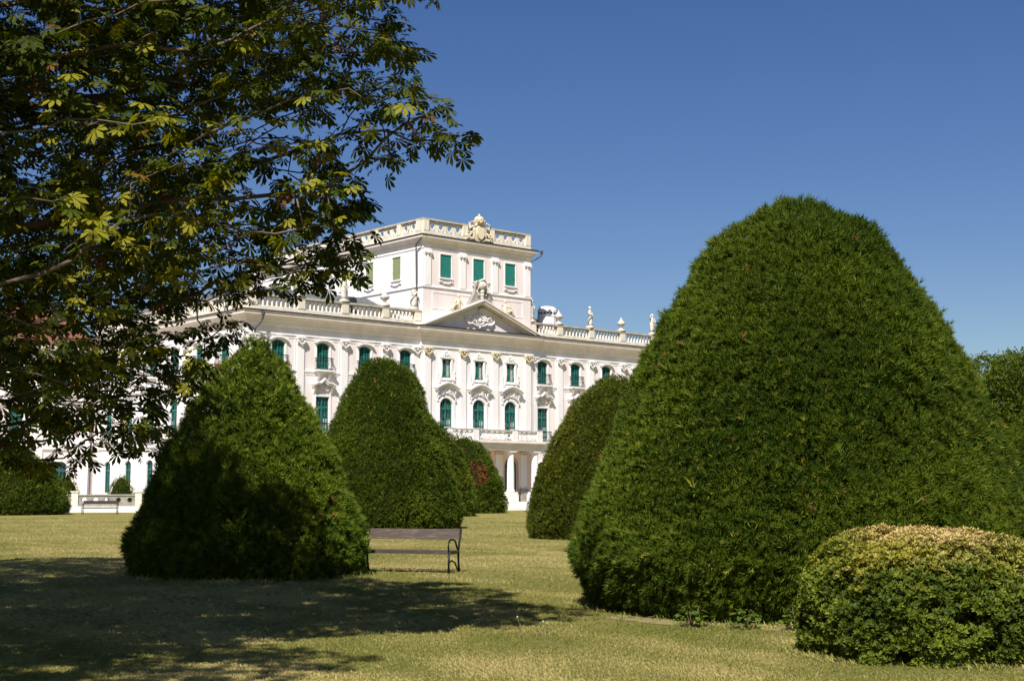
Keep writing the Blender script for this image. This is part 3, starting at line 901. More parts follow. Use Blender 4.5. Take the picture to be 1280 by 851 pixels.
# belvedere balustrade: piers and pierced interlace
BZ0, BZ1 = 24.50, 26.02
def belv_bal(x0, x1, piers, loc, rz):
    m = MB(); m.box(x0, x1, -0.02, 0.40, BZ0, BZ0+0.40)
    run = m.build('belvedere_balustrade', M['balustrade_stone'], palace, loc, rz)
    m = MB(); m.box(x0, x1, -0.05, 0.43, BZ1-0.16, BZ1); m.build('handrail', M['rail_stone'], run)
    for i, x in enumerate(piers):
        if i == 0:
            q = MB(); q.box(-0.30, 0.30, -0.045, 0.42, BZ0+0.402, BZ1-0.162); pm = q.build('pier', M['balustrade_stone'], run, (x, 0, 0))
        else: dup(pm, run, (x, 0, 0))
        if i+1 < len(piers):
            a, b_ = x+0.30, piers[i+1]-0.30
            pierced_mb(a, b_, BZ0+0.40, BZ1-0.16, 0.12, 0.26, max(1, round((b_-a)/0.95))).build('pierced_panel', M['balustrade_stone'], run)
belv_bal(-TW, TW, [-6.1, -1.6, 1.6, 6.1], (0, TF, 0), 0)
belv_bal(-TD, -0.22, [-29.6, -25, -20.5, -16, -11.5, -7, -3.4, -0.5], (-TW, 0, 0), -pi/2)
# coat of arms between the middle piers
ca = MB()
ca.ball((0, -0.12, 25.35), 0.62, 14, 9, s=(1.0, 0.35, 1.25))
ca.tube([(0.72*cos(a), -0.12, 25.35+0.92*sin(a)) for a in np.linspace(0, 2*pi, 17)[:-1]], 0.15, 6, closed=True)
for s in (-1, 1):
    ca.tube([(s*0.6, -0.1, 24.75), (s*1.1, -0.15, 24.7), (s*1.45, -0.12, 25.0), (s*1.35, -0.1, 25.35), (s*1.05, -0.1, 25.25)], [0.14, 0.17, 0.15, 0.12, 0.08], 7)
    ca.tube([(s*0.75, -0.05, 25.9), (s*1.1, -0.1, 25.75), (s*1.2, -0.1, 26.2), (s*0.85, -0.1, 26.35)], [0.14, 0.15, 0.12, 0.08], 7)
    for k in range(5): ca.ball((s*(0.8+0.16*k), -0.12+0.04*(k % 2), 24.75+0.18*((k*7) % 4)), 0.17-0.015*k, 7, 5)
ca.lathe([(0.42, 26.2), (0.52, 26.28), (0.40, 26.36), (0.50, 26.6), (0.36, 26.85), (0.1, 26.95), (0.12, 27.02), (0.02, 27.15)], 0, -0.05, 10)
for k in range(8): ca.ball((0.48*cos(k*pi/4), -0.05+0.48*sin(k*pi/4), 26.42), 0.11, 6, 4)
arms = ca.build('crest', M['ochre_stone'], palace, (0, TF, 0))
sh_ = MB(); sh_.prism([(-0.40, 25.85), (0.40, 25.85), (0.42, 25.2), (0.22, 24.85), (0, 24.72), (-0.22, 24.85), (-0.42, 25.2)], -0.38, -0.30)
sh_.build('shield', M['gilt_stone'], arms)

# --- roofs
r_ = MB()
def hip(mb, x0, x1, y0, y1, z0, z1, rx0, rx1, ry0, ry1):
    vs = [(x0, y0, z0), (x1, y0, z0), (x1, y1, z0), (x0, y1, z0), (rx0, ry0, z1), (rx1, ry0, z1), (rx1, ry1, z1), (rx0, ry1, z1)]
    mb.add(vs, [(0, 1, 5, 4), (1, 2, 6, 5), (2, 3, 7, 6), (3, 0, 4, 7), (4, 5, 6, 7), (3, 2, 1, 0)])
    n = int((x1-x0)/0.65)
    for k in range(1, n):   # standing seams on the slope towards the garden
        u = k/n
        a = Vector((x0+(x1-x0)*u, y0, z0+0.02)); b_ = Vector((rx0+(rx1-rx0)*u, ry0, z1+0.02))
        mb.tube([a, b_], 0.028, 4)
hip(r_, -W+0.7, -6.45, 0.7, 27.0, 16.32, 18.95, -21.6, -9.2, 4.4, 22)
r_.build('roof', M['zinc_roof'], palace)
r_ = MB(); hip(r_, 6.45, 17.5, 0.7, 27.0, 16.32, 18.75, 9.0, 12.2, 4.2, 22); r_.box(17.2, W-0.7, 0.9, 27, 16.25, 16.6)
r_.build('roof', M['zinc_roof'], palace)
# white chimneys
def chimney(x, y, z0, z1, r):
    m = MB(); m.lathe([(r, z0), (r, z1-1.02), (r*1.04, z1-1.0), (r*1.04, z1-0.92), (r, z1-0.9), (r, z1-0.32), (r*0.8, z1-0.06), (r*0.82, z1)], 0, 0, 16)
    ch = m.build('chimney', M['plaster_white'], palace, (x, y, 0))
    for k in range(9):
        a = pi+pi*(k+0.5)/9-0.3
        v = MB(); v.box(-0.10, 0.10, -0.03, 0.03, z1-0.78, z1-0.60)
        v.build('vent', M['dark_metal'], ch, (r*cos(a)*1.0, r*sin(a)*1.0, 0), a+pi/2)
chimney(11.15, 2.6, 16.9, 19.75, 0.95)
m = MB(); m.box(-0.8, 0.8, -0.6, 0.6, 16.6, 20.2); m.box(-0.95, 0.95, -0.75, 0.75, 20.2, 20.42)
ch1 = m.build('chimney', M['balustrade_stone'], palace, (-19.5, 21.0, 0)); dup(ch1, palace, (-17.0, 13.2, -0.9))
# small dormer and vent cap on the near roof slope
m = MB(); m.prism([(-0.35, 17.2), (0.35, 17.2), (0.35, 17.75), (0.2, 17.95), (-0.2, 17.95), (-0.35, 17.75)], 1.2, 3.4)
m.build('roof_vent', M['dark_metal'], palace, (-12.7, 0.2, 0.45))

# --- downpipes
def pipe(pts, r, loc=(0, 0, 0), hopper=None):
    m = MB(); m.tube(pts, r, 8)
    if hopper: m.lathe([(0.09, hopper[2]-0.3), (0.16, hopper[2]), (0.16, hopper[2]+0.1)], hopper[0], hopper[1], 8)
    m.build('downpipe', M['pipe_metal'], palace, loc)
pipe([(-23.0, -0.80, 16.15), (-23.0, -0.78, 15.5), (-23.1, -0.55, 15.15), (-23.35, -0.28, 14.8), (-23.4, -0.24, 14.4), (-23.4, -0.24, 0.3)], 0.085, hopper=(-23.0, -0.82, 15.95))
pipe([(-6.5, -0.82, 24.4), (-6.85, -0.2, 23.9), (-6.78, 0.35, 23.55), (-6.70, 0.42, 23.2), (-6.55, 0.45, 16.4)], 0.07)
pipe([(7.05, -0.75, 24.4), (7.25, -0.9, 24.35), (7.25, -0.85, 23.95), (7.1, -0.5, 23.75), (6.55, -0.15, 23.4), (6.53, 0.1, 20.0)], 0.06, hopper=(7.25, -0.9, 24.35))

# --- left wing, set back, facing the garden
WX0, WX1 = -66.0, -W
WB = [-27.3 - 4.3*k for k in range(9)]
w_ = MB(); sheet(w_, WX0, WX1+0.3, 0, 15.0, [(x, *s) for x in WB for s in ((1.22, 10.9, 13.0, 0.22), MID, LOW)], y=DEEP+0.01)
w_.box(WX0, WX0+0.3, DEEP+0.02, DEEP+14, 0, 15)
w_.build('wing_wall', M['plaster_pink'], palace)
c = MB(); sweep(c, [(WX0, DEEP), (WX1, DEEP)], [(-0.1, 14.3), (0.1, 14.3), (0.3, 14.7), (0.6, 14.95), (0.62, 15.15), (-0.1, 15.2)])
c.build('wing_cornice', M['cornice_stone'], palace)
for z0, z1 in ((5.55, 6.2), (10.0, 10.3)):
    m = MB(); m.box(WX0, WX1-0.002, DEEP-0.13, DEEP+0.02, z0, z1); m.build('wing_band', M['plaster_white'], palace)
m = MB(); m.prism_x([(DEEP-0.6, 15.18), (DEEP+7, 19.5), (DEEP+14.6, 15.18)], WX0-0.5, WX1-0.05)
m.build('wing_roof', M['tile_roof'], palace)
for x in WB:
    u = dup(protos[0], palace, (x, DEEP+0.01, -0.98), 0)
    dup(protos[2], palace, (x, DEEP+0.01, 0), 0); dup(protos[4], palace, (x, DEEP+0.01, 0), 0)
wl = MB(); wl.box(-0.38, 0.38, -0.13, 0.02, 0.2, 14.3)
for i, x in enumerate([-25.0] + [-29.45-4.3*k for k in range(8)]):
    if i == 0: wl0 = wl.build('lesene', M['plaster_white'], palace, (x, DEEP+0.006, 0))
    else: dup(wl0, palace, (x, DEEP+0.006, 0))
pipe([(-24.4, DEEP-0.15, 14.9), (-24.4, DEEP-0.15, 0.2)], 0.09)

# ------------------------------------------------------------------ statues and urns on the balustrades (they rest there: own things)
def loft(mb, rings, n=12, mi=0):
    vs = []; fs = []
    for (cx, cy, z, rx, ry, fold) in rings:
        for k in range(n):
            a = 2*pi*k/n; q = 1+fold*cos(5*a+z*4)
            vs.append((cx+rx*cos(a)*q, cy+ry*sin(a)*q, z))
    for i in range(len(rings)-1):
        for k in range(n):
            k2 = (k+1) % n; fs.append((i*n+k, i*n+k2, (i+1)*n+k2, (i+1)*n+k))
    fs.append(tuple(range(n-1, -1, -1))); fs.append(tuple((len(rings)-1)*n+k for k in range(n)))
    mb.add(vs, fs, mi)
def statue_mesh(v):
    m = MB(); s = 1 if v == 0 else -1
    m.box(-0.36, 0.36, -0.32, 0.32, 0, 0.16); m.box(-0.30, 0.30, -0.27, 0.27, 0.16, 0.26)
    loft(m, [(0, 0, 0.26, 0.27, 0.24, 0.12), (0.02*s, 0, 0.55, 0.25, 0.21, 0.14), (0.05*s, 0, 0.9, 0.23, 0.19, 0.12), (0.07*s, 0, 1.15, 0.24, 0.19, 0.10),
             (0.05*s, 0, 1.32, 0.19, 0.15, 0.05), (0.01*s, 0, 1.52, 0.21, 0.15, 0.03), (-0.02*s, 0, 1.68, 0.24, 0.14, 0.02), (-0.03*s, 0, 1.78, 0.14, 0.10, 0), (-0.03*s, 0, 1.84, 0.07, 0.07, 0), (-0.04*s, 0, 1.90, 0.065, 0.07, 0)], 14)
    m.ball((-0.05*s, -0.01, 2.02), 0.13, 10, 8, s=(0.85, 1.0, 1.12)); m.ball((-0.05*s, -0.15, 2.01), 0.03, 5, 4); m.ball((-0.05*s, 0.05, 2.09), 0.12, 8, 6)
    m.tube([(-0.24*s, 0, 1.70), (-0.38*s, -0.05, 1.48), (-0.30*s, -0.20, 1.30), (-0.12*s, -0.25, 1.36)], [0.075, 0.065, 0.055, 0.04], 7)
    if v == 0: m.tube([(0.21, 0, 1.70), (0.36, -0.02, 1.50), (0.37, -0.10, 1.25), (0.34, -0.14, 1.12)], [0.075, 0.065, 0.055, 0.04], 7)
    else: m.tube([(-0.20*s*-1, 0, 1.70), (0.38*s, -0.05, 1.60), (0.40*s, -0.12, 1.86), (0.34*s, -0.14, 2.05)], [0.075, 0.065, 0.055, 0.04], 7)
    m.tube([(0.22*s, 0.05, 1.62), (0.05*s, -0.20, 1.42), (-0.18*s, -0.15, 1.15), (-0.28*s, 0.02, 0.8), (-0.24*s, 0.05, 0.45)], [0.06, 0.08, 0.09, 0.09, 0.06], 7)
    return m
def urn_mesh():
    m = MB(); m.box(-0.34, 0.34, -0.30, 0.30, 0, 0.22)
    m.lathe([(0.22, 0.22), (0.24, 0.28), (0.10, 0.38), (0.09, 0.44), (0.16, 0.50), (0.38, 0.72), (0.44, 0.86), (0.40, 0.92), (0.26, 0.98), (0.28, 1.04), (0.16, 1.18), (0.07, 1.24), (0.10, 1.32), (0.03, 1.45)], 0, 0, 14)
    return m
st = []
for v in (0, 1):
    o = statue_mesh(v).build('statue', M['statue_stone'], None, link=False, smooth=True); st.append(o.data)
urn_d = urn_mesh().build('urn', M['statue_stone'], None, link=False, smooth=True).data
def place(name, data, x, y, z, label, cat, group, rz=0.0):
    o = bpy.data.objects.new(name, data); COL.objects.link(o)
    o.location = pw(x, y, z); o.rotation_euler = (0, 0, PA+rz)
    return tag(o, label, cat, group)
GS, GU = 'stone statues on the roof balustrade', 'stone urns on the roof balustrade'
place('statue', st[0], -23.5, 0.08, Z1, 'draped stone statue on the left corner pier of the palace balustrade', 'statue', GS, 0.2)
place('statue', st[1], -14.6, 0.08, Z1, 'stone statue on the balustrade in front of the zinc roof, midway along the left half', 'statue', GS)
place('statue', st[0], -7.05, 0.25, Z1, 'stone statue at the left foot of the belvedere beside its downpipe', 'statue', GS, -0.2)
place('statue', st[1], 6.85, 0.1, Z1, 'stone statue at the right foot of the belvedere beside the white chimney', 'statue', GS, 0.2)
place('statue', st[0], 14.6, 0.08, Z1, 'stone statue standing against the sky between two urns right of the chimney', 'statue', GS, 0.3)
place('statue', st[1], 23.5, 0.08, Z1, 'stone statue at the right end of the palace balustrade beside the big yew', 'statue', GS)
place('urn', urn_d, -18.95, 0.08, Z1, 'stone urn on the balustrade between the left corner statue and the next one', 'urn', GU)
place('urn', urn_d, -10.35, 0.08, Z1, 'lidded stone urn on the balustrade against the white flank of the belvedere', 'urn', GU)
place('urn', urn_d, 10.35, 0.08, Z1, 'lidded stone urn right next to the white roof chimney', 'urn', GU)
place('urn', urn_d, 18.95, 0.08, Z1, 'lidded stone urn alone against the sky near the right end of the balustrade', 'urn', GU)
# seated figures on the pediment slopes
def reclining(s):
    m = MB()
    loft(m, [(0, 0, 0.0, 0.55, 0.32, 0.08), (0, 0, 0.22, 0.52, 0.30, 0.12), (-0.10*s, 0, 0.45, 0.34, 0.24, 0.06), (-0.16*s, 0, 0.72, 0.27, 0.18, 0.03), (-0.18*s, 0, 0.92, 0.25, 0.15, 0), (-0.18*s, 0, 1.02, 0.10, 0.09, 0), (-0.18*s, 0, 1.08, 0.075, 0.08, 0)], 12)
    m.ball((-0.18*s, -0.02, 1.20), 0.15, 10, 7, s=(0.9, 1, 1.1))
    m.tube([(-0.05*s, -0.1, 0.25), (0.45*s, -0.28, 0.38), (0.62*s, -0.25, 0.05), (0.78*s, -0.25, -0.2)], [0.17, 0.14, 0.10, 0.07], 8)
    m.tube([(-0.05*s, 0.1, 0.22), (0.55*s, 0.0, 0.22), (0.85*s, -0.05, -0.2)], [0.17, 0.13, 0.08], 8)
    m.tube([(-0.40*s, 0, 0.88), (-0.62*s, -0.05, 0.6), (-0.55*s, -0.2, 0.35)], [0.08, 0.07, 0.05], 7)
    m.tube([(0.05*s, 0, 0.88), (0.30*s, -0.15, 0.70), (0.38*s, -0.25, 0.48)], [0.08, 0.07, 0.05], 7)
    return m
for s, lab in ((-1, 'ochre stone figure seated on the left slope of the pediment'), (1, 'ochre stone figure seated on the right slope of the pediment')):
    o = reclining(s).build('seated_statue', M['ochre_stone'], None, pw(s*2.95, -0.75, 17.98), PA, smooth=True)
    tag(o, lab, 'statue', 'seated figures on the pediment')

# ------------------------------------------------------------------ terrace parapet left of the clipped yew
par = empty('parapet_wall', (-36.9, 112.6, 0), radians(6))
tag(par, 'low grey stone parapet with round holes on a white base behind the far bench', 'wall')
m = MB(); m.box(-6, 13.5, -0.05, 0.55, -0.02, 0.48); m.build('base', M['step_stone'], par)
m = MB()
m.box(-6, 13.5, 0.02, 0.42, 0.482, 0.66); m.box(-6, 13.5, 0.04, 0.40, 1.32, 1.44)
m.build('coping', M['grey_stone'], par)
q = MB(); q.box(-0.26, 0.26, -0.03, 0.47, 0.485, 1.60); q.box(-0.33, 0.33, -0.09, 0.53, 1.60, 1.70)
xs = [-5.6, 1.9, 6.9, 13.0]
pp = None
for x in xs:
    if pp is None: pp = q.build('pier', M['balustrade_stone'], par, (x, 0, 0))
    else: dup(pp, par, (x, 0, 0))
def holed(x0, x1, z0, z1, holes, y0, y1):
    """solid slab with round holes"""
    mb = MB(); xs_ = [x0] + [(holes[i]+holes[i+1])/2 for i in range(len(holes)-1)] + [x1]
    r = (z1-z0)*0.30; cz = (z0+z1)/2
    for i, hx in enumerate(holes):
        a, b_ = xs_[i], xs_[i+1]; n = 16
        ci = [(hx+r*cos(t), cz+r*sin(t)) for t in np.linspace(-pi, pi, n+1)]
        def sq(p):
            dx, dz = p[0]-hx, p[1]-cz
            k = min(((b_-hx) if dx > 0 else (hx-a))/max(abs(dx), 1e-6), ((z1-cz))/max(abs(dz), 1e-6))
            return (hx+dx*k, cz+dz*k)
        so = [sq(p) for p in ci]
        mb.band(ci, so, y0, y1)
        for cx_, cz_ in ((a, z0), (a, z1), (b_, z0), (b_, z1)):
            near = sorted(so, key=lambda p: (p[0]-cx_)**2+(p[1]-cz_)**2)[:2]
            e1 = [p for p in so if abs(p[0]-cx_) < 1e-6]; e2 = [p for p in so if abs(p[1]-cz_) < 1e-6]
            if e1 and e2:
                pa = min(e1, key=lambda p: abs(p[1]-cz_)); pb = min(e2, key=lambda p: abs(p[0]-cx_))
                if pa != pb: mb.prism([pa, (cx_, cz_), pb], y0, y1)
    return mb
for i in range(3):
    a, b_ = xs[i]+0.26, xs[i+1]-0.26
    n = max(2, round((b_-a)/0.95))
    holed(a, b_, 0.662, 1.318, [a+(b_-a)*(k+0.5)/n for k in range(n)], 0.10, 0.34).build('pierced_panel', M['grey_stone'], par)

# ------------------------------------------------------------------ benches
def make_bench(L=2.10, wood='plank'):
    b = empty('park_bench')
    s = MB()
    for k in range(3):
        s.box(-L/2, L/2, -0.24+k*0.155, -0.10+k*0.155, 0.375 if k == 0 else 0.405, 0.445)
    s.build('seat', M[wood], b)
    r = MB(); a = radians(14)
    # one broad plank, leaning back
    y0, z0, z1 = 0.305, 0.66, 0.86
    dy = (z1-z0)*math.tan(a)
    r.prism_x([(y0, z0), (y0+dy, z1), (y0+dy+0.04, z1-0.008), (y0+0.04, z0-0.008)], -L/2+0.01, L/2-0.01)
    r.build('backrest', M[wood], b)
    for sx in (-1, 1):
        x = sx*(L/2-0.03)
        f = MB()
        f.tube([(x, -0.24, 0.0), (x, -0.235, 0.2), (x, -0.23, 0.40)], [0.026, 0.022, 0.024], 8)
        f.tube([(x, 0.30, 0.0), (x, 0.25, 0.2), (x, 0.245, 0.42), (x, 0.30, 0.62), (x, 0.372, 0.885)], [0.026, 0.023, 0.024, 0.022, 0.018], 8)
        f.tube([(x, -0.24, 0.395), (x, 0.25, 0.395)], 0.02, 8)
        f.tube([(x, -0.22, 0.22), (x, -0.08, 0.25), (x, 0.08, 0.20), (x, 0.22, 0.04)], 0.016, 7)
        fo = f.build('end_frame', M['iron'], b, smooth=True)
        ar = MB()
        pts = [(x, -0.22, 0.40), (x, -0.26, 0.52), (x, -0.235, 0.62), (x, -0.14, 0.665), (x, 0.0, 0.655), (x, 0.10, 0.62), (x, 0.16, 0.52), (x, 0.235, 0.44)]
        ar.tube(pts, 0.019, 8)
        ar.build('armrest', M['iron'], fo, smooth=True)
    return b
bench = make_bench()
bench.location = (-2.12, 28.6, 0); bench.rotation_euler = (0, 0, radians(-21))
tag(bench, 'dark weathered plank bench with iron ends beside the left clipped yew', 'bench', 'park benches on the lawn')
M['dark_plank'] = surf_mat('dark_plank', (0.035, 0.024, 0.020), 0.7, 0.2, 6)
fb = make_bench(2.55, 'dark_plank'); fb.location = (-30.1, 103.0, 0); fb.scale = (1, 1, 1.15); fb.rotation_euler = (0, 0, radians(5))
fb['category'] = 'bench'; fb['group'] = 'park benches on the lawn'
fb['label'] = 'distant dark bench in front of the grey stone parapet'

# ------------------------------------------------------------------ clipped yews
def sprig_template(k, seed):
    """tuft of k narrow needles fanning out of one shoot"""
    g_ = np.random.default_rng(seed); v = []; f = []
    for i in range(k):
        az = 2*pi*i/k+g_.uniform(-0.3, 0.3); op = g_.uniform(0.25, 1.0)
        d = np.array([cos(op), sin(op)*cos(az), 0.7*sin(op)*sin(az)]); base = np.array([g_.uniform(0, 0.45), 0, 0])
        q = np.cross(d, g_.normal(size=3)); q /= np.linalg.norm(q)
        l = g_.uniform(0.45, 0.75); w = 0.048
        b = len(v); v += [base-q*w, base+q*w, base+d*l]; f.append((b, b+1, b+2))
    return np.array(v), f
SPR_V, SPR_F = sprig_template(11, 1)
SPS_V, SPS_F = sprig_template(6, 2)
def profile_fn(tab):
    z = np.array([t[0] for t in tab]); r = np.array([t[1] for t in tab])
    o = np.argsort(z); z, r = z[o], r[o]
    return (lambda q: np.interp(q, z, r)), z[0], z[-1]
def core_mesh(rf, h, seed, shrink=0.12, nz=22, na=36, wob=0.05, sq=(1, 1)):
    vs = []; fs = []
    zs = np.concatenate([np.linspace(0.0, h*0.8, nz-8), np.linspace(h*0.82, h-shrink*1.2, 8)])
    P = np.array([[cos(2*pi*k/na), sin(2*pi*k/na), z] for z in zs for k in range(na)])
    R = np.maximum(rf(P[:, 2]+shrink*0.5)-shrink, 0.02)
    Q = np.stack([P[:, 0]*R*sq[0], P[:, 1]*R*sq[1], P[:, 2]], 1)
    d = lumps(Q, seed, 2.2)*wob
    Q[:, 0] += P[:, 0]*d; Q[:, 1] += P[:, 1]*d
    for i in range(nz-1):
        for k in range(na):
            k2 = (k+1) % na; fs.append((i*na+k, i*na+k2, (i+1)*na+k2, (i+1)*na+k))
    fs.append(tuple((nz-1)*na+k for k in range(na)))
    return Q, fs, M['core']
def yew(loc, tab, density, size, seed, label, spots=None, small=False, tip=0.4, rim=None, wob=0.045, hollow=0.0, clump=1.0, base_col=((0.034, 0.062, 0.004), (0.094, 0.132, 0.009)), tip_col=(0.22, 0.225, 0.022), back=0.3, group='clipped yew cones on the lawn', name='yew_topiary'):
    g_ = np.random.default_rng(seed)
    tab = [(z, max(r-0.55*size, 0.0)) for z, r in tab]
    rf, z0, h = profile_fn(tab)
    root = empty(name, loc)
    tag(root, label, 'topiary', group)
    # area-weighted heights
    zz = np.linspace(0.0, h, 400); rr = rf(zz); sl = np.sqrt(1+np.gradient(rr, zz)**2); wt = rr*sl; wt[-1] = wt[-2]
    A = np.trapz(2*pi*wt, zz)
    n = int(A*density)
    cdf = np.cumsum(wt); cdf /= cdf[-1]
    z = np.interp(g_.uniform(size=n), cdf, zz); th = g_.uniform(0, 2*pi, n)
    # thinner on the side away from the viewer
    vd = unit(np.array([[-loc[0], -loc[1]]]))[0]
    keep = (np.cos(th)*vd[0]+np.sin(th)*vd[1] > -0.35) | (g_.uniform(size=n) < back)
    z, th = z[keep], th[keep]; n = len(z)
    r = rf(z); dr = (rf(z+0.03)-rf(z-0.03))/0.06
    nrm = unit(np.stack([np.cos(th), np.sin(th), -dr], 1))
    top = z > h-0.15
    nrm[top] = unit(nrm[top]+np.array([0, 0, 1.0]))
    p = np.stack([r*np.cos(th), r*np.sin(th), z], 1)
    L1 = lumps(p, seed+1, 2.3)*wob + lumps(p, seed+2, 7.0)*wob*0.55*clump
    dep = -np.abs(g_.normal(0, 0.045, n))*(1+1.5*(size/0.14-1))
    L1 = L1 + lumps(p, seed+6, 4.6/size, 2)*0.36*size*clump - np.clip(lumps(p, seed+8, 1.5/size, 2)-0.55, 0, 1)*size*1.0
    p = p + nrm*(L1+dep)[:, None]
    p[:, 2] = np.maximum(p[:, 2], 0.03)
    rv = g_.normal(size=(n, 3))
    sw_ = lumps(p, seed+5, 3.0)[:, None]*np.cross(nrm, np.array([0, 0, 1.0]))*0.35
    fwd = nrm*0.75 + np.array([0, 0, 0.55]) + rv*0.72 + sw_*1.5
    up = nrm*0.5 + np.array([0, 0, 0.8]) + g_.normal(size=(n, 3))*0.45
    sz = size*g_.uniform(0.55, 1.3, n)*(1+0.25*lumps(p, seed+7, 3.5))
    stray = g_.uniform(size=n) < 0.012
    sz[stray] *= 1.35; fwd[stray] = nrm[stray]+np.array([0, 0, 0.9])+g_.normal(size=(stray.sum(), 3))*0.25
    t = np.clip(0.45+0.38*lumps(p, seed+3, 2.0)+g_.normal(0, 0.26, n), 0, 1)
    colr = mixc(base_col[0], base_col[1], t)
    yt = np.clip((g_.uniform(size=n) < tip*0.35)*g_.uniform(0.3, 1, n)*np.clip(0.7+0.7*lumps(p, seed+4, 1.6), 0, 1.2), 0, 1)
    colr = colr*(1-yt[:, None]) + np.array(tip_col)*yt[:, None]
    ol = np.clip(lumps(p, seed+10, 0.9)*0.9-0.15, 0, 0.6)[:, None]
    colr = colr*(1-ol) + colr*np.array([1.25, 1.12, 1.0])*ol
    br = g_.uniform(size=n) < 0.0015+0.05*np.clip(lumps(p, seed+11, 2.6)-1.15, 0, 1)
    colr[br] = np.array([0.22, 0.11, 0.04])
    if spots:
        for (sx, sy, sz_, rad, cc) in spots:
            d = np.linalg.norm(p-np.array([sx, sy, sz_]), axis=1)*(1+0.35*lumps(p, seed+9, 4))
            q = (d < rad) & (g_.uniform(size=n) < 0.8)
            colr[q] = np.array(cc)*g_.uniform(0.7, 1.25, (q.sum(), 1))
    tv, tf = (SPS_V, SPS_F) if small else (SPR_V, SPR_F)
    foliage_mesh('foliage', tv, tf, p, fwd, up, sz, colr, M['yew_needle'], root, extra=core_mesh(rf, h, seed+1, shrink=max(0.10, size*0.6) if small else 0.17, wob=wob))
    if size > 0.12 and not small:      # dead lower twigs
        tw = MB()
        for k in range(110):
            a = g_.uniform(0, 2*pi); r0 = float(rf(np.array([0.1]))[0])
            b0 = np.array([cos(a)*(r0-0.35), sin(a)*(r0-0.35), g_.uniform(0.05, 0.35)]); b1 = b0+np.array([cos(a), sin(a), g_.uniform(-0.5, 0.6)])*g_.uniform(0.25, 0.55)
            b1[2] = max(b1[2], 0.02); mid = (b0+b1)/2+g_.normal(size=3)*0.04
            tw.tube([b0, mid, b1], [0.011, 0.008, 0.003], 4)
        o = tw.build('dead_twigs', M['twig'], root); o['kind'] = 'stuff'
    tr = MB(); tr.lathe([(0.22, -0.05), (0.16, 0.4), (0.12, h*0.5)], 0, 0, 8); tr.build('trunk', M['bark'], root)
    return root

T1 = [(0, 2.95), (0.2, 3.12), (0.75, 3.42), (1.32, 3.22), (2.23, 2.87), (3.25, 2.47), (4.10, 2.0), (4.95, 1.46), (5.30, 1.16), (5.55, 0.74), (5.72, 0.44), (5.82, 0.22)]
T3 = [(0, 2.25), (0.3, 2.36), (0.8, 2.34), (1.5, 2.08), (2.3, 1.72), (3.0, 1.34), (3.58, 1.00), (4.13, 0.66), (4.5, 0.36), (4.68, 0.12)]
T4 = [(0, 3.45), (0.7, 3.62), (1.5, 3.45), (2.5, 3.16), (4.1, 2.56), (5.0, 2.24), (6.1, 1.8), (6.9, 1.26), (7.35, 0.8), (7.62, 0.0)]
T2 = [(0, 3.25), (0.5, 3.38), (1.17, 3.29), (2.3, 2.95), (3.46, 2.43), (4.46, 1.8), (5.17, 1.15), (5.5, 0.7), (5.7, 0.0)]
def scl(tab, a, b): return [(z*b, r*a) for z, r in tab]
yew((4.11, 19.9, 0), scl(T1, 0.968, 0.985), 1250, 0.145, 21, 'biggest dark green clipped yew cone, behind the box shrub', tip=0.30, wob=0.032)
yew((-5.15, 27.7, 0), scl(T3, 0.955, 1.0), 1050, 0.15, 22, 'clipped yew cone half in tree shade, left of the near bench', tip=1.0, wob=0.06, clump=1.2, base_col=((0.038, 0.075, 0.004), (0.105, 0.160, 0.012)), tip_col=(0.22, 0.265, 0.03))
yew((-5.78, 63.0, 0), T4, 460, 0.17, 23, 'tall clipped yew cone standing right behind the near bench', small=True, tip=0.35, wob=0.06)
yew((3.86, 50.0, 0), T2, 560, 0.15, 24, 'olive green clipped yew cone mostly hidden by the biggest one', small=True, tip=0.3, wob=0.05, base_col=((0.046, 0.060, 0.004), (0.085, 0.105, 0.008)))
yew((-5.3, 95.0, 0), scl(T2, 0.88, 1.1), 160, 0.24, 25, 'yew cone showing only a sliver right of the tall cone behind the bench', small=True, tip=0.5)
yew((-3.75, 110.0, 0), scl(T2, 1.02, 1.05), 190, 0.22, 26, 'clipped yew with rust red patches in front of the portico', small=True, tip=0.25, wob=0.16,
    spots=[(0.9, -2.4, 3.5, 0.5, (0.30, 0.09, 0.04)), (1.3, -2.35, 2.9, 0.75, (0.28, 0.10, 0.04)), (-0.3, -2.0, 4.6, 0.55, (0.26, 0.10, 0.05))])
yew((20.25, 51.0, 0), scl(T2, 1.0, 0.95), 450, 0.16, 27, 'dark clipped yew at the right edge of the lawn below the trees', small=True, tip=0.25)
yew((-36.0, 101.5, 0), scl(T2, 1.2, 0.85), 130, 0.28, 28, 'broad clipped yew under the chestnut branches at the far left', small=True, tip=0.3)
BC = ((0.05, 0.085, 0.012), (0.09, 0.13, 0.02))
RB = [(0, 1.0), (0.5, 1.22), (1.2, 1.2), (1.9, 0.95), (2.4, 0.55), (2.65, 0.0)]
yew((-37.2, 117.5, 0), scl(RB, 1.0, 1.15), 130, 0.22, 31, 'round bright green shrub behind the parapet, left of the downpipe', small=True, tip=0.5, base_col=BC, group='round shrubs behind the parapet', name='round_shrub')
yew((-32.6, 117.5, 0), scl(RB, 1.0, 1.15), 130, 0.22, 32, 'round bright green shrub behind the parapet, right of the downpipe', small=True, tip=0.5, base_col=BC, group='round shrubs behind the parapet', name='round_shrub')

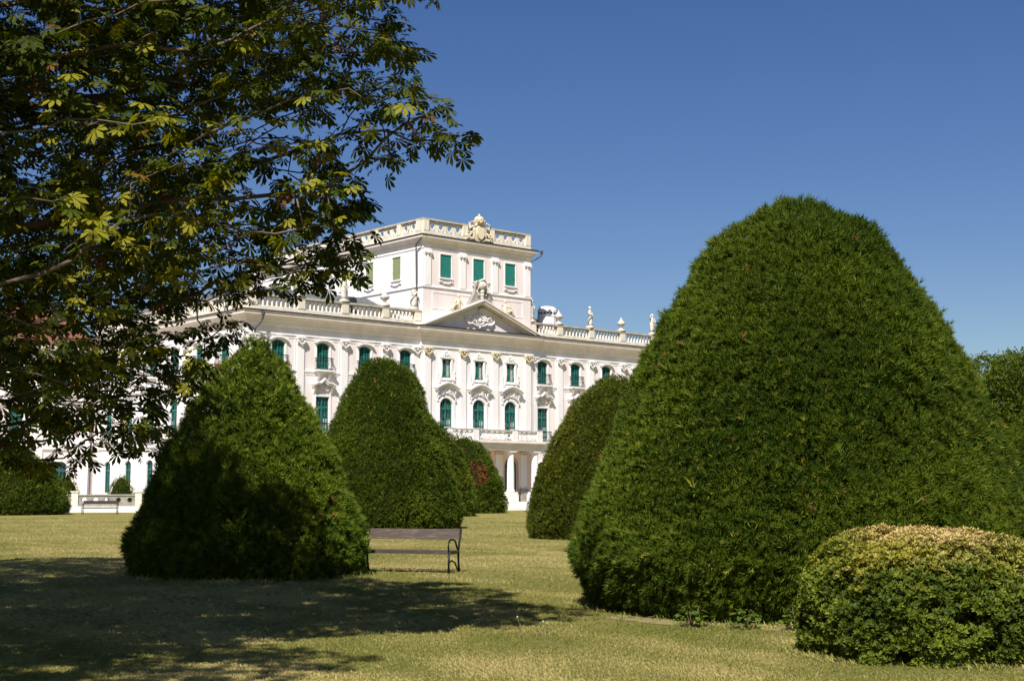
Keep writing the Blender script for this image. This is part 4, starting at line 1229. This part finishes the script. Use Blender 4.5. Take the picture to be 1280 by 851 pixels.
# ------------------------------------------------------------------ box shrub in the right foreground
def box_shrub():
    g_ = np.random.default_rng(5)
    root = empty('box_shrub', (4.17, 14.2, 0))
    tag(root, 'low rounded box shrub with straw coloured sunburnt top, right foreground', 'shrub')
    tab = [(0, 1.20), (0.15, 1.27), (0.45, 1.30), (0.75, 1.27), (0.95, 1.14), (1.08, 0.95), (1.18, 0.70), (1.25, 0.4), (1.28, 0.0)]
    tab = scl(tab, 0.955, 0.975)
    rf, z0, h = profile_fn(tab)
    zz = np.linspace(0, h, 300); rr = rf(zz); sl = np.sqrt(1+np.gradient(rr, zz)**2); wt = rr*sl; wt[-1] = wt[-2]
    A = np.trapz(2*pi*wt, zz); n = int(A*2300)
    cdf = np.cumsum(wt); cdf /= cdf[-1]
    z = np.interp(g_.uniform(size=n), cdf, zz); th = g_.uniform(0, 2*pi, n)
    keep = (np.sin(th) < 0.5) | (g_.uniform(size=n) < 0.5); z, th = z[keep], th[keep]; n = len(z)
    r = rf(z); dr = (rf(z+0.02)-rf(z-0.02))/0.04
    nrm = unit(np.stack([np.cos(th), np.sin(th), -dr], 1)); p = np.stack([r*np.cos(th)*1.04, r*np.sin(th), z], 1)
    l1 = lumps(p, 41, 4.0); l2 = lumps(p, 42, 11.0)
    low = np.clip((0.85-z)/0.6, 0, 1)
    hol = np.clip(lumps(p, 47, 9.0)-0.40, 0, 1)
    p = p + nrm*(l1*0.03 + l2*(0.022+0.03*low) - hol*(0.10+0.10*low) - np.abs(g_.normal(0, 0.035, n)))[:, None]
    p[:, 2] = np.maximum(p[:, 2], 0.02)
    fwd = nrm*0.6+np.array([0, 0, 0.7])+g_.normal(size=(n, 3))*0.45
    up = nrm+g_.normal(size=(n, 3))*0.6
    t = np.clip(0.5+0.4*lumps(p, 43, 5)+g_.normal(0, 0.28, n), 0, 1)
    colr = mixc((0.038, 0.062, 0.004), (0.150, 0.180, 0.015), t)
    # sunburnt top
    burn = (z-0.80)*2.6 + 0.55*lumps(p, 44, 3.0) + g_.normal(0, 0.33, n)
    b_ = np.clip(burn*1.2, 0, 1)
    straw = mixc((0.24, 0.215, 0.025), (0.47, 0.34, 0.14), np.clip((z-0.97)*3.0+0.4*lumps(p, 45, 5)+g_.normal(0, 0.25, n), 0, 1))
    colr = colr*(1-b_[:, None]) + straw*b_[:, None]
    d = np.linalg.norm(p-np.array([0.78, -0.98, 0.68]), axis=1); q = (d < 0.24) & (g_.uniform(size=n) < 0.6)
    colr[q] = np.array([0.42, 0.30, 0.15])*g_.uniform(0.6, 1.2, (q.sum(), 1))
    v = []; f = []
    for k in range(6):
        a = 2*pi*k/6+0.3*(k % 2); rad = 0.25; c_, s_ = cos(a), sin(a)
        b0 = len(v); base = np.array([0.12*k, 0, 0]); d_ = np.array([0.55, c_*0.8, s_*0.8]); sd = np.array([0, -s_, c_])
        v += [base, base+d_*0.45+sd*0.20, base+d_*0.9, base+d_*0.45-sd*0.20]; f.append((b0, b0+1, b0+2, b0+3))
    foliage_mesh('foliage', np.array(v), f, p, fwd, up, 0.046*g_.uniform(0.6, 1.3, n), colr, M['box_leaf'], root, extra=core_mesh(rf, h, 41, 0.16, wob=0.04))
    tr = MB()
    for k in range(5):
        a = k*1.26; tr.tube([(0.1*cos(a), 0.1*sin(a), 0), (0.4*cos(a), 0.4*sin(a), 0.5), (0.6*cos(a), 0.6*sin(a), 0.9)], [0.03, 0.02, 0.01], 6)
    tr.build('stems', M['bark'], root)
box_shrub()

# ------------------------------------------------------------------ trees
def colonize(attr, start_nodes, start_par, step, kill, infl, iters=140):
    nodes = [np.array(s, float) for s in start_nodes]; par = list(start_par)
    A = attr.copy(); near = np.full(len(A), 0); nd = np.full(len(A), 1e9)
    def upd(i0):
        for i in range(i0, len(nodes)):
            d = np.linalg.norm(A-nodes[i], axis=1); m = d < nd
            nd[m] = d[m]; near[m] = i
    upd(0); g_ = np.random.default_rng(3)
    for it in range(iters):
        if len(A) == 0: break
        act = nd < infl
        if not act.any(): break
        i0 = len(nodes)
        for i in np.unique(near[act]):
            q = A[act & (near == i)]
            dirs = unit(q-nodes[i]).sum(0)
            l = np.linalg.norm(dirs)
            if l < 1e-4: dirs = g_.normal(size=3)
            dirs = unit(dirs + g_.normal(size=3)*0.12*max(l, 0.3) + np.array([0, 0, -0.02*l]))
            new = nodes[i]+dirs*step
            nodes.append(new); par.append(i)
        upd(i0)
        k = nd > kill
        A, near, nd = A[k], near[k], nd[k]
        if len(nodes) > 40000: break
    return np.array(nodes), np.array(par)
def branch_mesh(nodes, par, r_tip, expo, rmax, n_hi=10):
    N = len(nodes); ch = [[] for _ in range(N)]
    for i in range(N):
        if par[i] >= 0: ch[par[i]].append(i)
    rad = np.zeros(N)
    for i in range(N-1, -1, -1):
        rad[i] = r_tip if not ch[i] else (sum(rad[c]**expo for c in ch[i]))**(1/expo)
    rad = np.minimum(rad, rmax)
    mb = MB()
    # chains following the thickest child
    started = [0] + [c for i in range(N) for c in sorted(ch[i], key=lambda c: -rad[c])[1:]]
    for s in started:
        pts = []; rs = []
        if par[s] >= 0: pts.append(nodes[par[s]]); rs.append(min(rad[par[s]], rad[s]*1.15))
        i = s
        while True:
            pts.append(nodes[i]); rs.append(rad[i])
            if not ch[i]: break
            i = max(ch[i], key=lambda c: rad[c])
        if len(pts) < 2: continue
        mb.tube([tuple(p) for p in pts], [float(r) for r in rs], n_hi if rs[0] > 0.08 else (6 if rs[0] > 0.025 else 4))
    return mb, rad, ch
def in_ellipsoid(n, c, r, g_, inner=0.0):
    d = unit(g_.normal(size=(n, 3))); q = (inner**3+(1-inner**3)*g_.uniform(size=n))**(1/3)
    return np.array(c)+d*q[:, None]*np.array(r)

def chestnut():
    g_ = np.random.default_rng(17)
    base = np.array([-10.6, 14.0, 0.0])
    root = empty('chestnut_tree', tuple(base))
    tag(root, 'large horse chestnut with drooping branches of palmate leaves, left foreground', 'tree')
    at = [in_ellipsoid(3800, (-13.7, 13.6, 13.4), (6.2, 7.0, 9.2), g_, 0.50),
          in_ellipsoid(2100, (-7.5, 14.9, 7.9), (6.2, 5.4, 4.6), g_, 0.35)]
    lobes = [((-8.2, 13.8, 13.2), (2.9, 3.4, 2.2), 620), ((-5.1, 13.8, 10.4), (2.5, 3.0, 2.3), 520), ((-3.0, 13.6, 6.7), (2.4, 2.6, 1.30), 580), ((-2.05, 13.6, 5.25), (1.75, 1.4, 0.46), 260), ((-3.2, 13.8, 4.7), (1.75, 1.9, 0.62), 330), ((-5.7, 6.7, 7.4), (3.3, 2.6, 1.9), 480), ((-6.3, 9.2, 5.6), (2.3, 2.0, 1.6), 130), ((-9.5, 8.5, 5.0), (3.2, 2.6, 3.0), 300), ((-4.2, 14, 3.85), (1.75, 2.2, 0.52), 220), ((-2.35, 13.8, 4.0), (1.0, 1.4, 0.36), 300), ((-3.3, 13.8, 4.1), (1.2, 1.6, 0.5), 220), ((-4.3, 14, 2.85), (1.5, 2.0, 0.85), 260), ((-1.9, 12.4, 8.0), (1.8, 1.5, 0.8), 90), ((-6.0, 12.5, 6.9), (2.0, 2.4, 1.2), 150),
             ((-5.0, 13.8, 2.6), (1.75, 2.4, 1.05), 380), ((-6.4, 13.4, 3.0), (2.1, 2.8, 1.6), 950), ((-5.4, 14.2, 5.4), (2.7, 3.0, 2.2), 1500), ((-7.2, 11.0, 5.0), (2.2, 2.4, 2.2), 300), ((-5.2, 15.2, 7.6), (3.6, 3.0, 1.8), 450), ((-6.5, 18.0, 5.0), (2.6, 2.4, 2.8), 350)]
    for c_, r_, n_ in lobes: at.append(in_ellipsoid(n_, c_, r_, g_))
    at = np.concatenate(at)
    at = at[at[:, 2] > 1.78]
    # keep the skirt open to the right of the branch tips
    start = [base.copy()]; par = [-1]
    for k in range(1, 20):
        start.append(base+np.array([0.05*sin(k)-0.04*k, 0.05*cos(k*1.3), k*0.42])); par.append(k-1)
    nodes, par = colonize(at, start, par, 0.28, 0.36, 6.0)
    loc_nodes = nodes-base
    mb, rad, ch = branch_mesh(loc_nodes, par, 0.008, 2.05, 0.46)
    trunk = mb.build('trunk', M['bark'], root, smooth=True)
    # leaves sit in whorls on the thin shoots
    thin = np.array([i for i in range(len(nodes)) if rad[i] < 0.026 and i > 20])
    endn = np.array([i for i in thin if not ch[i]])
    P = []; 
    reps = np.concatenate([np.repeat(endn, 11), np.repeat(thin, 4)])
    n = len(reps)
    dirs = unit(nodes[reps]-nodes[np.maximum(par[reps], 0)])
    side = unit(g_.normal(size=(n, 3))*np.array([1, 1, 0.55])+dirs*0.5)
    pet = g_.uniform(0.08, 0.26, n)
    pos = loc_nodes[reps] + side*pet[:, None]
    flat = side*np.array([1, 1, 0.3])
    fwd = unit(flat) + np.array([0, 0, -0.35]) + g_.normal(size=(n, 3))*0.25
    up = np.array([-0.12, -0.42, 1.0]) + g_.normal(size=(n, 3))*0.40 + side*0.25
    k = pos[:, 2] > 1.55
    pos, fwd, up = pos[k], fwd[k], up[k]; n = len(pos)
    t = np.clip(0.4+0.3*lumps(pos, 61, 1.1)+g_.normal(0, 0.25, n), 0, 1)
    colr = mixc((0.034, 0.052, 0.006), (0.100, 0.115, 0.012), t)
    y = (np.clip(0.4*lumps(pos, 62, 1.4)+0.25, 0, 1) > g_.uniform(size=n)*1.3)
    colr[y] = colr[y]*0.25+np.array([0.27, 0.25, 0.020])*0.75
    br = g_.uniform(size=n) < 0.022
    colr[br] = np.array([0.16, 0.08, 0.022])*g_.uniform(0.7, 1.2, (br.sum(), 1))
    # palmate template: seven obovate leaflets, folded and drooping
    v = []; f = []
    for a, l in ((0, 1.0), (38, 0.95), (-38, 0.95), (78, 0.78), (-78, 0.78), (122, 0.52), (-122, 0.52)):
        a = radians(a); c_, s_ = cos(a), sin(a); b0 = len(v)
        st_ = [(0.02, 0.0), (0.42, 0.10), (0.74, 0.175), (1.0, 0.0)]
        for (u, w) in st_:
            dz = -0.30*(u*l)**2
            mid = np.array([u*l*c_, u*l*s_, dz])
            if w == 0: v.append(mid)
            else:
                sd = np.array([-s_, c_, 0])*w*(0.6+0.4*l)
                v.extend([mid+sd+np.array([0, 0, 0.035]), mid, mid-sd+np.array([0, 0, 0.035])])
        f += [(b0, b0+2, b0+1), (b0, b0+3, b0+2), (b0+1, b0+2, b0+5, b0+4), (b0+2, b0+3, b0+6, b0+5), (b0+4, b0+5, b0+7), (b0+5, b0+6, b0+7)]
    foliage_mesh('crown', np.array(v), f, pos, fwd, up, g_.uniform(0.075, 0.17, n), colr, M['chestnut_leaf'], root)
    print('chestnut: nodes', len(nodes), 'leaves', n)
chestnut()

def broad_tree(loc, h, r, seed, label, dark=1.0):
    dark *= 1.35
    g_ = np.random.default_rng(seed)
    root = empty('broadleaf_tree', (loc[0], loc[1], 0)); tag(root, label, 'tree', 'trees beyond the lawn on the right')
    cl = []
    for k in range(26):
        d = unit(g_.normal(size=3)); d[2] = d[2]*0.9
        c_ = np.array([0, 0, h*0.60])+d*np.array([r*0.72, r*0.72, h*0.30])*g_.uniform(0.55, 1.0)
        cl.append((c_, r*g_.uniform(0.22, 0.40)))
    start = [np.zeros(3)]; par = [-1]
    for k in range(1, 7): start.append(np.array([0.04*sin(k), 0.04*cos(k), k*h*0.055])); par.append(k-1)
    at = np.concatenate([c_+g_.normal(size=(14, 3))*q*0.5 for c_, q in cl])
    nodes, par = colonize(at, start, par, h*0.05, h*0.07, h)
    mb, rad, ch = branch_mesh(nodes, par, 0.018, 2.2, 0.38); mb.build('trunk', M['bark'], root, smooth=True)
    ps = []
    for c_, q in cl:
        m_ = int(q*q*420); d = unit(g_.normal(size=(m_, 3))); ps.append(c_+d*(q*np.clip(g_.normal(0.92, 0.16, m_), 0.3, 1.25))[:, None]*np.array([1, 1, 0.8]))
    p = np.concatenate(ps); n = len(p)
    t = np.clip(0.5+0.35*lumps(p, seed, 0.9)+g_.normal(0, 0.25, n), 0, 1)
    colr = mixc((0.034*dark, 0.052*dark, 0.007*dark), (0.095*dark, 0.125*dark, 0.016*dark), t)
    v = np.array([(0, 0, 0), (0.5, 0.33, 0.08), (1, 0, -0.1), (0.5, -0.33, 0.08), (0.1, 0.2, -0.1), (0.3, 0.75, 0.1), (0.05, 1.1, -0.1), (-0.2, 0.7, 0.1)])
    foliage_mesh('crown', v, [(0, 1, 2, 3), (4, 5, 6, 7)], p, g_.normal(size=(n, 3)), g_.normal(size=(n, 3))*0.6+np.array([0, 0, 1.0]), g_.uniform(0.13, 0.28, n), colr, M['chestnut_leaf'], root)
broad_tree((32.0, 88.0), 12.0, 4.8, 71, 'dark leafy tree rising behind the right slope of the biggest yew')
broad_tree((37.6, 95.0), 12.6, 5.4, 72, 'leafy tree at the right edge of the picture, behind the small edge yew', 1.15)
broad_tree((29.3, 104.0), 10.0, 4.4, 73, 'further leafy tree showing low against the right side of the biggest yew', 0.9)
broad_tree((42.5, 82.0), 9.5, 4.4, 74, 'lower leafy tree beyond the right picture edge in front of the others', 1.0)

# ------------------------------------------------------------------ lawn grass
def grass():
    g_ = np.random.default_rng(91)
    P = []; S = []
    def zone(d0, d1, dens, s0, s1, spread=0.40):
        A = spread*(d1*d1-d0*d0)*1.02; n = int(A*dens)
        d = np.sqrt(g_.uniform(d0*d0, d1*d1, n)); x = g_.uniform(-spread-0.02, spread+0.02, n)*d
        P.append(np.stack([x, d, np.zeros(n)], 1)); S.append(g_.uniform(s0, s1, n))
    zone(10.6, 16, 1200, 0.015, 0.040); zone(16, 24, 480, 0.018, 0.050); zone(24, 45, 90, 0.03, 0.065); zone(45, 90, 9, 0.06, 0.10)
    p = np.concatenate(P); s = np.concatenate(S); n = len(p)
    l = lumps(p*np.array([1, 0.7, 1]), 92, 0.9, 4); l2 = lumps(p, 93, 4.0)
    keep = g_.uniform(size=n) < np.clip(0.75+0.35*l2, 0.25, 1); p, s, l, l2 = p[keep], s[keep], l[keep], l2[keep]; n = len(p)
    d = np.hypot(p[:, 0]-4.13, p[:, 1]-19.9); kk = g_.uniform(size=n) < np.clip((d-2.95)*1.25+0.3*l2[:], 0.16, 1)
    p, s, l, l2 = p[kk], s[kk], l[kk], l2[kk]; n = len(p)
    # longer tufts round the feet of the clipped plants
    for cx, cy, rr in ((4.13, 19.9, 3.1), (-5.27, 27.7, 2.3), (4.2, 14.35, 1.2)):
        d = np.abs(np.hypot(p[:, 0]-cx, p[:, 1]-cy)-rr); s = np.where(d < 0.25, s*g_.uniform(1, 2.6, n), s)
    t = np.clip(0.52+0.50*l+0.28*l2+g_.normal(0, 0.24, n), 0, 1)
    colr = mixc((0.160, 0.175, 0.030), (0.47, 0.385, 0.150), t)
    v = []; f = []
    for k in range(6):
        a = k*1.05+0.2; lean = 0.35+0.75*((k*37) % 5)/5; hgt = 0.45+0.5*((k*53) % 7)/7
        o = np.array([0.5*cos(a*2.1), 0.5*sin(a*2.1), -0.05]); sd = np.array([-sin(a), cos(a), 0])*0.06; dr = np.array([cos(a), sin(a), 0])
        b0 = len(v); v += [o-sd, o+sd, o+dr*lean*0.4+np.array([0, 0, hgt*0.65])+sd*0.7, o+dr*lean+np.array([0, 0, hgt])]
        f += [(b0, b0+1, b0+2), (b0, b0+2, b0+3)]
    fw = np.stack([g_.normal(size=n), g_.normal(size=n), np.zeros(n)], 1)
    o = foliage_mesh('lawn_grass', np.array(v), f, p, fw, np.tile([0, 0, 1.0], (n, 1))+g_.normal(size=(n, 3))*0.12, s, colr, M['grass_blade'])
    tag(o, 'dry straw and green grass of the lawn', 'grass', kind='stuff')
    print('grass tufts', n)
grass()

# weeds at the foot of the biggest yew, and seed heads in the lawn
def weed(loc, h, seed, label):
    g_ = np.random.default_rng(seed); root = empty('weed_plant', loc); tag(root, label, 'weed', 'leafy weeds at the foot of the biggest yew')
    n = 70; th = g_.uniform(0, 2*pi, n); z = g_.uniform(0.05, h, n); r = 0.20*(1-z/h*0.6)*np.sqrt(g_.uniform(size=n))
    p = np.stack([r*np.cos(th), r*np.sin(th), z], 1)
    fwd = np.stack([np.cos(th), np.sin(th), g_.uniform(-0.3, 0.4, n)], 1); up = np.tile([0, 0, 1.0], (n, 1))+g_.normal(size=(n, 3))*0.3
    v = np.array([(0, 0, 0), (0.4, 0.32, 0.06), (0.75, 0.25, 0.02), (1, 0, -0.15), (0.75, -0.25, 0.02), (0.4, -0.32, 0.06)])
    colr = mixc((0.05, 0.095, 0.012), (0.11, 0.16, 0.022), g_.uniform(size=n))
    foliage_mesh('leaves', v, [tuple(range(6))], p, fwd, up, g_.uniform(0.05, 0.10, n), colr, M['box_leaf'], root)
    m = MB()
    for k in range(4): m.tube([(0, 0, 0), (0.05*cos(k*1.7), 0.05*sin(k*1.7), h*0.5), (0.1*cos(k*1.7), 0.1*sin(k*1.7), h*0.95)], 0.005, 5)
    m.build('stem', M['twig'], root)
weed((2.15, 17.05, 0), 0.26, 1, 'leafy green weed at the left foot of the biggest yew')
weed((2.75, 16.75, 0), 0.22, 2, 'leafy green weed at the foot of the biggest yew, midway to the box shrub')
weed((3.30, 16.55, 0), 0.28, 3, 'leafy green weed at the foot of the biggest yew, next to the box shrub')
def seedhead(loc, h, lean, label):
    root = empty('wild_flower', loc); tag(root, label, 'flower', 'pale seed heads in the lawn')
    m = MB(); m.tube([(0, 0, 0), (lean*0.4, 0, h*0.6), (lean, 0, h)], 0.0035, 5); m.build('stem', M['twig'], root)
    m = MB(); m.ball((lean, 0, h), 0.010, 8, 6, s=(1, 1, 1.3)); m.build('flower_head', M['rail_stone'], root)
seedhead((0.11, 15.6, 0), 0.24, -0.05, 'tallest pale seed head at the front edge of the tree shade')
seedhead((0.27, 15.5, 0), 0.20, 0.07, 'pale seed head in the middle of the three by the shade edge')
seedhead((0.37, 15.45, 0), 0.19, 0.01, 'rightmost pale seed head of the three by the shade edge')

# ------------------------------------------------------------------ sky, sun, camera
EL, AZ = radians(50.0), radians(12.0)       # sun behind the viewer, a little to the left
to_sun = Vector((-sin(AZ)*cos(EL), -cos(AZ)*cos(EL), sin(EL)))
wd = bpy.data.worlds.new('World'); scene.world = wd; wd.use_nodes = True
nt = wd.node_tree
sky = nt.nodes.new('ShaderNodeTexSky'); sky.sky_type = 'NISHITA'; sky.sun_disc = False
sky.sun_elevation = EL; sky.sun_rotation = pi + AZ
sky.altitude = 100; sky.air_density = 1.0; sky.dust_density = 0.4; sky.ozone_density = 2.5
hs = nt.nodes.new('ShaderNodeHueSaturation'); hs.inputs['Saturation'].default_value = 1.26; hs.inputs['Hue'].default_value = 0.515
nt.links.new(sky.outputs['Color'], hs.inputs['Color']); nt.links.new(hs.outputs['Color'], nt.nodes['Background'].inputs['Color'])
nt.nodes['Background'].inputs['Strength'].default_value = 0.055
sl = bpy.data.lights.new('sun', 'SUN'); sl.energy = 5.0; sl.angle = radians(0.5); sl.color = (1.0, 0.955, 0.895)
so = bpy.data.objects.new('sun', sl); COL.objects.link(so)
so.rotation_euler = to_sun.to_track_quat('Z', 'Y').to_euler()
so.location = (-20, -60, 80)

cam = bpy.data.cameras.new('camera'); co = bpy.data.objects.new('camera', cam); COL.objects.link(co)
co.location = (0, 0, 1.6)
co.rotation_euler = (radians(90)+math.atan(189.5/1750), 0, 0)
cam.sensor_width = 36; cam.lens = 36*1750/1280
cam.clip_start = 0.1; cam.clip_end = 4000
scene.camera = co
scene.view_settings.view_transform = 'Standard'; scene.view_settings.look = 'None'
scene.view_settings.gamma = 1; scene.view_settings.use_curve_mapping = False
scene.view_settings.exposure = 0.60
